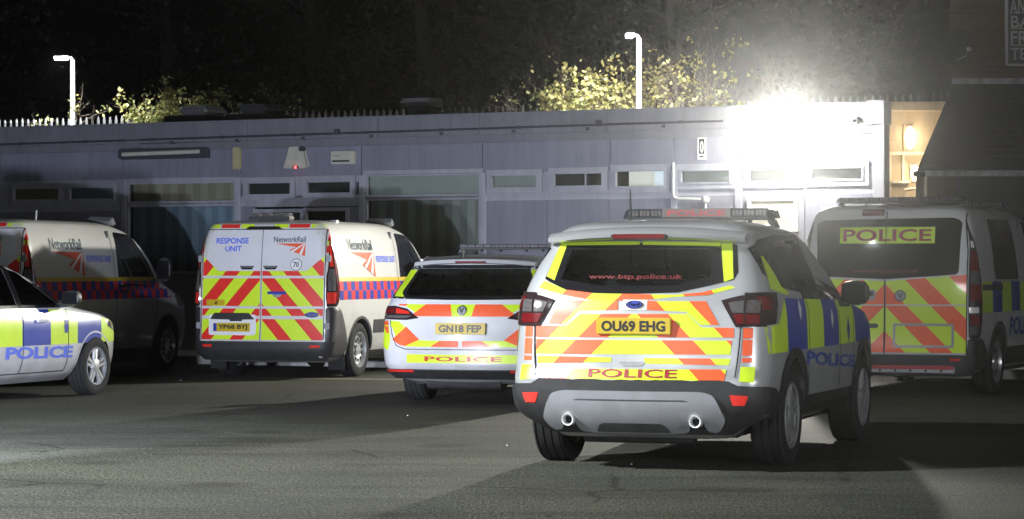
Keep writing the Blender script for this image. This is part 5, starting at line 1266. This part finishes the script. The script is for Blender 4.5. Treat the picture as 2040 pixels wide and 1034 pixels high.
def response_van(name, label, X, Y, yaw, word):
    t = Vehicle(name, label, 'van', X, Y, yaw, VR, M['cream_paint'], wheels=(0, 2.93), wr=.343, ww=.215, track=.95)
    cw = [(2.08,1.16),(2.95,1.14),(2.55,1.45),(2.25,1.74),(2.02,1.80)]; cw = [(1.52,1.18),(2.56,1.16),(2.34,1.42),(1.98,1.76),(1.60,1.80)]
    t.cutw((1.0, 1.90, .06), [(cw, 'x', -2, 2), ([(-.74,1.28),(.74,1.28),(.66,1.78),(-.66,1.78)], 'y', 1.6, 5)])
    for fc in ('right', 'left'): window(t, rounded([(1.44,1.12),(2.68,1.10),(2.42,1.46),(2.02,1.82),(1.52,1.85)], .05), cw, fc)
    window(t, [(-.80,1.20),(.80,1.20),(.70,1.84),(-.70,1.84)], [(-.74,1.28),(.74,1.28),(.66,1.78),(-.66,1.78)], 'front')
    # bulkhead behind the cab
    MB().box(-.86,.86,1.30,1.34,.3,1.86).build('bulkhead', M['grey_plastic'], t.root)
    return t
def van_rear_livery(t):
    t.patch('door_skin', rounded([(-.83,.47),(.83,.47),(.83,1.86),(-.83,1.86)], .05), 'rear', M['white_paint'], off=.003, cell=.08)
    full = [(-.82,.485),(.82,.485),(.82,1.53),(.60,1.345),(-.60,1.345),(-.82,1.53)]
    rows = [clip(full, [(-1,a),(1,a),(1,b),(-1,b)]) for a, b in ((.485,.745),(.785,.875),(.905,1.255),(1.285,1.6))]
    rows = [clip(r, [(s0,0),(s1,0),(s1,3),(s0,3)]) for r in rows for s0, s1 in ((-1,-.014),(.014,1))]
    t.chevrons([r for r in rows if r], [(.68,.86),(1.12,1.31),(1.50,1.70),(1.93,2.12)], .9, M['red_van'], .006, .0045)
    for sg in (-1, 1):
        for (a_, b_, m_) in ((1.86,1.72,'red_van'),(1.72,1.66,'lime'),(1.66,1.57,'red_van')): t.patch('edge_marking', [(sg*.835,b_),(sg*.875,b_),(sg*.865,a_),(sg*.835,a_)], 'rear', M[m_], off=.004, cell=.05)
        for (a_, b_, m_) in ((.80,.62,'lime'),(.60,.34,'red_van'),(.32,.14,'lime')): t.patch('edge_marking', [(sg*b_,1.885),(sg*a_,1.885),(sg*a_,1.93),(sg*b_,1.93)], 'rear', M[m_], off=.004, cell=.05)
        t.ribbon('door_gap', [(sg*.83,.475),(sg*.835,1.0),(sg*.83,1.55),(sg*.81,1.86)], 'rear', M['gap'], .009, .006)
        for z_ in (.66, 1.50): bevel(MB().box(*sorted((sg*.84, sg*.90)), t.hit(sg*.85, z_, 'rear')[0].y-.02, t.hit(sg*.85, z_, 'rear')[0].y+.01, z_-.04, z_+.04).build('hinge', M['satin_silver'], t.root), .006)
        # grab recesses at mid height
        c_ = sg*.16-.04; t.patch('grab_slot', rounded([(c_-.10,1.41),(c_+.10,1.41),(c_+.07,1.365),(c_-.07,1.365)], .01), 'rear', M['gap'], off=.006, cell=.05)
        t.patch('grab_lip', [(c_-.085,1.40),(c_+.085,1.40),(c_+.08,1.39),(c_-.08,1.39)], 'rear', M['satin_silver'], off=.008, cell=.05)
        t.patch('reflector', [(sg*.66,.425),(sg*.79,.425),(sg*.79,.395),(sg*.66,.395)], 'rear', M['red_reflector'], off=.03, cell=.05)
    t.ribbon('door_gap', [(0,.475),(0,1.87)], 'rear', M['gap'], .007, .0075)
    t.ribbon('door_gap', [(-.83,1.865),(.83,1.865)], 'rear', M['gap'], .008, .006)
    t.patch('brake_light', rounded([(-.26,1.86),(.26,1.86),(.20,1.90),(-.20,1.90)], .01), 'rear', M['black'], off=.012, thick=.02, cell=.05)
    t.patch('bumper', [(-.97,.465),(.97,.465),(.97,.25),(-.97,.25)], 'rear', M['black_plastic'], off=.028, thick=.04, cell=.08)
    # tall lamps on the corners
    pf = [(.90,.865,-.80),(1.02,.85,-.74),(1.28,.85,-.72),(1.38,.865,-.74),(1.62,.86,-.78),(1.78,.84,-.82)]
    tl_ = wrap(t, 'tail_light', pf, M['dark_lens'], .014)
    for (a_, b_, c_, d_, mm) in ((1.40,1.75,.10,.45,'red_reflector'),(1.30,1.74,.55,.92,'red_lens'),(1.10,1.37,.10,.55,'clear_lens'),(.94,1.08,.08,.60,'red_reflector'),(.96,1.27,.65,.92,'red_lens')): wrap_lens(t, tl_, pf, a_, b_, c_, d_, M[mm])
    wrap(t, 'bumper_corner', [(.26,.80,-.42),(.45,.845,-.43),(.60,.85,-.50),(.88,.85,-.70),(.895,.86,-.74)], M['black_plastic'], .012)
def rail_logo(t, face, cx, cz, w, horizontal=1, tilt=0, wordw=None):
    """wordmark with the red arrow of stripes under it; w is the width in metres"""
    flip = 1 if face in ('rear', 'right') else -1
    t.text('logo_lettering', 'NetworkRail', cx, cz, wordw or w, w*.17, face, M['text_dark'], .012, .006, tilt)
    def tri(pts): return [(cx+p[0]*w, cz+p[1]*w+p[0]*w*tilt) for p in pts]
    o = t.patch('logo_arrow', tri([(-.45,-.12),(.5,-.12),(.5,-.30),(.28,-.24)] ), face, M['logo_orange'], off=.0055, cell=.05)
    t.patch('logo_arrow', tri([(.5,-.12),(.5,-.50),(-.0,-.32),(.30,-.20)]), face, M['logo_orange'], off=.0058, cell=.05)
    for q in ([(.42,-.14),(.47,-.14),(.14,-.37),(.06,-.35)], [(.46,-.14),(.49,-.14),(.40,-.46),(.32,-.43)]): t.patch('logo_stripe', tri(q), face, M['skin_line'], off=.0066, cell=.05)
def van_side_livery(t, sc=1):
    # two rows of checks along the side
    y0, y1, z0, z1 = -.72, 3.3, .985, 1.215; n = 32; dy = (y1-y0)/n; h = (z1-z0)/2
    zt = lambda y: .0
    for r_ in range(2):
        for i in range(n):
            t.patch('side_check', [(y0+i*dy, z0+r_*h), (y0+(i+1)*dy, z0+r_*h), (y0+(i+1)*dy, z0+(r_+1)*h), (y0+i*dy, z0+(r_+1)*h)], 'right', M['red_van' if (i+r_) % 2 else 'blue'], off=.004, cell=.3)
    t.both('yellow_stripe', [(y0,1.215),(y1,1.215),(y1,1.265),(y0,1.265)], M['plate_yellow'], off=.004, cell=.2)
    rail_logo(t, 'right', .12, 1.68, .82); t.text('lettering', 'RESPONSE UNIT', .97, 1.50, .70, .085, 'right', M['text_pale_blue'], .02, .006)
    for yy in (1.36,): t.ribbon('panel_gap', [(yy,.40),(yy,1.20),(yy+.02,1.86)], 'right', M['gap'], .010, .005)
    t.ribbon('panel_gap', [(2.5,.45),(2.62,1.0),(2.6,1.14)], 'right', M['gap'], .010, .005)
    t.both('door_handle', rounded([(1.45,1.06),(1.66,1.06),(1.66,1.10),(1.45,1.10)], .01), M['black_plastic'], off=.03, thick=.03, cell=.1)
    t.both('side_moulding', [(.42,.55),(.95,.55),(.95,.72),(.42,.72)], M['black_plastic'], off=.008, thick=.01)
    t.both('sill', [(.40,.24),(2.52,.24),(2.52,.33),(.40,.33)], M['black_plastic'], off=.006, thick=.01)
    arch(t, 0, .395, .43, M['black_plastic'], 'wheel_arch', off=.006); arch(t, 2.93, .395, .43, M['black_plastic'], 'wheel_arch', off=.006)
    t.both('head_light', [(3.25,.86),(3.62,.84),(3.60,.98),(3.10,1.12)], M['clear_lens'], off=.01, thick=.02)
    for wy in (0, 2.93):
        for sg in (1, -1): t.wheel(wy, sg, 'steel')
    mirrors(t, 2.55, .99, 1.36, .20, .34); underside(t, -.85, 3.4, .7, .24)
    MB().tube([(-.35,-.62,.30),(.30,-.62,.30)], .105, 14).build('spare_tank', M['grey_plastic'], t.root)
    for sg in (-1, 1): MB().box(*sorted((sg*.70, sg*.92)), -.47, -.46, .10, .42).build('mud_flap', M['rubber'], t.root)
a2 = response_van('response_van', 'white response van with chevron rear doors parked at left of the white estate', -2.84, 32.3, 18, '')
van_rear_livery(a2); van_side_livery(a2)
a2.text('lettering', 'RESPONSE', -.42, 1.725, .46, .075, 'rear', M['text_pale_blue'], .03, .006); a2.text('lettering', 'UNIT', -.40, 1.625, .23, .07, 'rear', M['text_pale_blue'], .03, .006)
rail_logo(a2, 'rear', .36, 1.74, .42)
def circ(cx, cz, r, n=24): return [(cx+r*math.cos(2*math.pi*i/n), cz+r*math.sin(2*math.pi*i/n)) for i in range(n)]
o = a2.patch('speed_disc', circ(.46,1.425,.075), 'rear', M['black'], off=.006, cell=.04); a2.patch('disc_field', circ(.46,1.425,.068), 'rear', M['skin_line'], off=.0075, cell=.04, parent=o); a2.text('lettering', '70', .46, 1.425, .075, .065, 'rear', M['black'], .02, .010, parent=o)
a2.patch('latch', rounded([(.09,1.055),(.34,1.055),(.34,1.09),(.09,1.09)], .015), 'rear', M['blue'], off=.014, thick=.012, cell=.05)
a2.patch('latch_cup', rounded([(.15,1.055),(.28,1.055),(.26,1.02),(.17,1.02)], .02), 'rear', M['satin_silver'], off=.008, cell=.05)
a2.patch('sticker', [(-.76,.91),(-.50,.91),(-.50,.985),(-.76,.985)], 'rear', M['plate_yellow'], off=.008, cell=.05); a2.text('sticker_mark', '*', -.62, .945, .045, .045, 'rear', M['black'], .02, .010)
a2.patch('plate_panel', rounded([(-.72,.54),(-.06,.54),(-.06,.80),(-.72,.80)], .04), 'rear', M['skin_line'], off=.010, thick=.01, cell=.06)
a2.patch('plate_recess', rounded([(-.70,.74),(-.64,.82),(-.16,.82),(-.08,.74),(-.25,.735),(-.25,.715),(-.42,.715),(-.42,.735)], .01), 'rear', M['black_plastic'], off=.018, thick=.012, cell=.05)
plate(a2, -.39, .640, 'YP68 BYJ', M['plate_yellow'], True, .50, .108); badge(a2, .68, .80, .19, .072, word='Ford')
lb = MB().box(-.28,.28,-.72,-.55,1.99,2.035).build('beacon_bar', M['black_plastic'], a2.root); bevel(lb, .012)
for x_ in (-.20,-.05,.10,.22): bevel(MB().box(x_-.05,x_+.05,-.71,-.57,2.036,2.075).build('beacon', M['clear_lens'], lb), .012)
def roof_sign(t, y, x=.62):
    s_ = MB(); s_.add([(x-.25,y,1.93),(x+.10,y,1.93),(x+.13,y-.14,1.99),(x-.22,y-.14,2.02),(x-.25,y+.10,1.97),(x+.10,y+.10,1.96),(x+.12,y-.02,2.05),(x-.22,y-.02,2.06)], [(0,1,2,3),(4,7,6,5),(0,4,5,1),(1,5,6,2),(2,6,7,3),(3,7,4,0)])
    o = s_.build('roof_lamp', M['satin_silver'], t.root); bevel(o, .01); return o
roof_sign(a2, 1.75)
MB().box(.60,.74,-.3,-.2,1.95,1.99).build('roof_fitting', M['satin_silver'], a2.root)
a1 = response_van('response_van', 'response van standing in deep shade behind the police car at left', -6.45, 31.4, 18, '')
van_rear_livery(a1); van_side_livery(a1)
a1.text('lettering', 'RESPONSE', -.42, 1.725, .46, .075, 'rear', M['text_pale_blue'], .03, .006); rail_logo(a1, 'rear', .36, 1.74, .42); roof_sign(a1, 1.75)
MB().tube([(.55,.0,1.96),(.55,.02,2.1)], [.012,.008], 6).build('antenna', M['skin_line'], a1.root)
# police van
VP = [tuple(r) for r in VR]
b = Vehicle('police_van', 'white police van with tinted rear window and POLICE panel parked at the right', 'police van', 4.45, 28.1, 24, VP, M['white_paint'], wheels=(0, 2.95), wr=.335, ww=.215, track=.95, scale=1.045)
cw = [(1.62,1.20),(2.56,1.18),(2.34,1.44),(1.98,1.76),(1.68,1.80)]
b.cutw((1.0, 1.90, .06), [(cw, 'x', -2, 2), ([(-.74,1.28),(.74,1.28),(.66,1.78),(-.66,1.78)], 'y', 1.6, 5)])
for fc in ('right', 'left'):
    window(b, rounded([(1.52,1.14),(2.68,1.12),(2.42,1.48),(2.02,1.82),(1.60,1.85)], .05), cw, fc)
    window(b, rounded([(-.15,1.20),(.95,1.20),(.95,1.84),(-.10,1.84)], .08), None, fc)
window(b, [(-.80,1.20),(.80,1.20),(.70,1.84),(-.70,1.84)], [(-.74,1.28),(.74,1.28),(.66,1.78),(-.66,1.78)], 'front')
MB().box(-.86,.86,1.30,1.34,.3,1.86).build('bulkhead', M['grey_plastic'], b.root)
b.patch('rear_window', rounded([(-.74,1.235),(0,1.205),(.76,1.255),(.78,1.80),(.70,1.84),(-.70,1.82),(-.76,1.78)], .05), 'rear', M['tint'], off=.006, thick=.01, cell=.08)
full = [(-.86,.45),(.84,.45),(.84,1.25),(0,1.185),(-.86,1.22)]
rws = [clip(full, [(s0,a_),(s1,a_),(s1,b2),(s0,b2)]) for a_, b2 in ((.45,.93),(.945,1.4)) for s0, s1 in ((-1,-.01),(.01,1))]
b.chevrons([r for r in rws if r], [(.44,.67),(.93,1.16),(1.41,1.64),(1.90,2.13)], 1.0, M['red'], .006, .0045)
b.ribbon('door_gap', [(0,.44),(0,1.90)], 'rear', M['gap'], .010, .014)
for sg in (-1, 1): b.ribbon('door_gap', [(sg*.845,.44),(sg*.845,1.5),(sg*.80,1.88)], 'rear', M['gap'], .010, .008)
b.patch('police_panel', [(-.50,1.575),(.51,1.575),(.51,1.745),(-.50,1.745)], 'rear', M['lime'], off=.009, cell=.1)
b.text('lettering', 'POLICE', .005, 1.66, .94, .125, 'rear', M['text_maroon'], .02, .012)
b.text('web_address', 'www.btp.police.uk', .0, 1.285, .70, .045, 'rear', M['text_dim'], .01, .010)
b.patch('brake_light', rounded([(-.27,1.865),(-.03,1.865),(-.03,1.925),(-.27,1.925)], .015), 'rear', M['red_lens'], off=.012, thick=.015, cell=.05)
badge(b, .165, 1.035, .12, .12)
bx = rounded([(.09,.50),(.72,.50),(.72,.75),(.09,.75)], .02); bi = [(.115,.525),(.695,.525),(.695,.725),(.115,.725)]
b.patch('plate_frame', None, 'rear', M['satin_silver'], off=.010, polys=minus(bx, bi), cell=.1)
b.patch('latch', rounded([(-.40,1.03),(-.12,1.03),(-.12,1.08),(-.40,1.08)], .02), 'rear', M['black'], off=.014, thick=.012, cell=.05); b.patch('latch_cup', rounded([(-.42,.985),(-.10,.985),(-.10,1.10),(-.42,1.10)], .03), 'rear', M['satin_silver'], off=.008, cell=.05)
b.patch('latch', rounded([(-.22,.70),(-.07,.70),(-.07,.745),(-.22,.745)], .02), 'rear', M['black'], off=.012, thick=.01, cell=.05)
b.patch('bumper', [(-.97,.43),(.97,.43),(.97,.27),(-.97,.27)], 'rear', M['grey_plastic'], off=.03, thick=.05, cell=.08)
for sg in (-1, 1): b.patch('reflector', [(sg*.68,.395),(sg*.79,.395),(sg*.79,.375),(sg*.68,.375)], 'rear', M['red_reflector'], off=.034, cell=.05)
st = MB().box(-.78,.78,-1.16,-.98,.25,.315).build('rear_step', M['satin_silver'], b.root); bevel(st, .01)
MB().box(-.77,.77,-1.165,-1.162,.285,.325).build('step_edge', M['text_maroon'], st)
for i in range(9): MB().tube([(-.64+.16*i,-1.164,.272),(-.64+.16*i,-1.160,.272)], .013, 8).build('step_hole', M['gap'], st)
pf = [(.60,.865,-.78),(1.0,.86,-.76),(1.5,.86,-.78),(1.86,.80,-.84)]
tl_ = wrap(b, 'tail_light', pf, M['black'], .016)
for (a_, b_, c_, d_, mm) in ((1.30,1.50,.08,.85,'red_lens'),(1.16,1.29,.08,.6,'clear_lens'),(.98,1.15,.08,.85,'red_lens'),(1.53,1.60,.05,.55,'skin_line'),(.86,.92,.05,.55,'skin_line'),(.73,.84,.08,.85,'red_lens'),(.64,.715,.08,.55,'clear_lens')): wrap_lens(b, tl_, pf, a_, b_, c_, d_, M[mm], .020)
wrap(b, 'bumper_corner', [(.26,.80,-.42),(.45,.845,-.43),(.52,.855,-.55),(.60,.86,-.70)], M['black_plastic'], .012)
for i in range(8): b.both('battenburg_block', [(-.72+.42*i,.86),(-.72+.42*(i+1),.86),(-.72+.42*(i+1),1.18),(-.72+.42*i,1.18)], M['lime' if i % 2 == 0 else 'blue'], off=.004, cell=.2)
b.both('side_moulding', [(-.70,1.09),(.12,1.09),(.12,1.15),(-.70,1.15)], M['black_plastic'], off=.012, thick=.012)
b.text('lettering', 'POLICE', 1.05, .70, 1.15, .20, 'right', M['text_blue'], .03, .006)
b.both('sill', [(.40,.24),(2.52,.24),(2.52,.48),(.40,.48)], M['black_plastic'], off=.006, thick=.01)
arch(b, 0, .39, .43, M['black_plastic'], 'wheel_arch', off=.006)
for yy in (.02-.2, 1.36): b.ribbon('panel_gap', [(yy,.46),(yy,1.20),(yy+.02,1.86)], 'right', M['gap'], .010, .005)
for wy in (0, 2.95):
    for sg in (1, -1): b.wheel(wy, sg, 'steel')
mirrors(b, 2.55, .99, 1.36, .20, .34); underside(b, -.85, 3.4, .7, .24)
lightbar(b, -.30, 2.045, 1.30, None, .05, .24); lightbar(b, 1.55, 2.03, 1.35, None, .06, .28)
# small litter on the tarmac
rr = random.Random(2)
for i, (x, y) in enumerate(((728,757),(1010,888),(1258,925),(360,758),(812,828))):
    X_, Y_ = gpx(x, y); s_ = .007
    tag(part('pebble', [(X_-s_,Y_,0),(X_+s_,Y_-s_,0),(X_+s_*.6,Y_+s_,0),(X_,Y_,s_*1.1),(X_+s_*.4,Y_-s_*.5,s_*.9)], [(0,1,4,3),(1,2,4),(2,0,3),(2,3,4),(0,2,1)], M['badge_white'], None, False), ('white chip of stone on the tarmac before the response van','white speck of grit on the tarmac left of the SUV','tiny pale stone behind the bumper of the SUV','pale chip on the tarmac near the shaded van','small white stone by the left wheel of the estate')[i], 'stone')
# thin air volume added to spread a glow round the flood light
hz = MB().box(-45, 45, -3, 90, -1.05, 13.2).build('glow_haze', None); hz['kind'] = 'stuff'
hm = bpy.data.materials.new('glow_air'); hm.use_nodes = True; n = hm.node_tree.nodes; n.remove(n['Principled BSDF']); pvn = n.new('ShaderNodeVolumePrincipled')
pvn.inputs['Color'].default_value = (.93,.94,.95,1); pvn.inputs['Density'].default_value = .0010; pvn.inputs['Anisotropy'].default_value = .95
hm.node_tree.links.new(pvn.outputs[0], n['Material Output'].inputs['Volume']); hz.data.materials.clear(); hz.data.materials.append(hm)
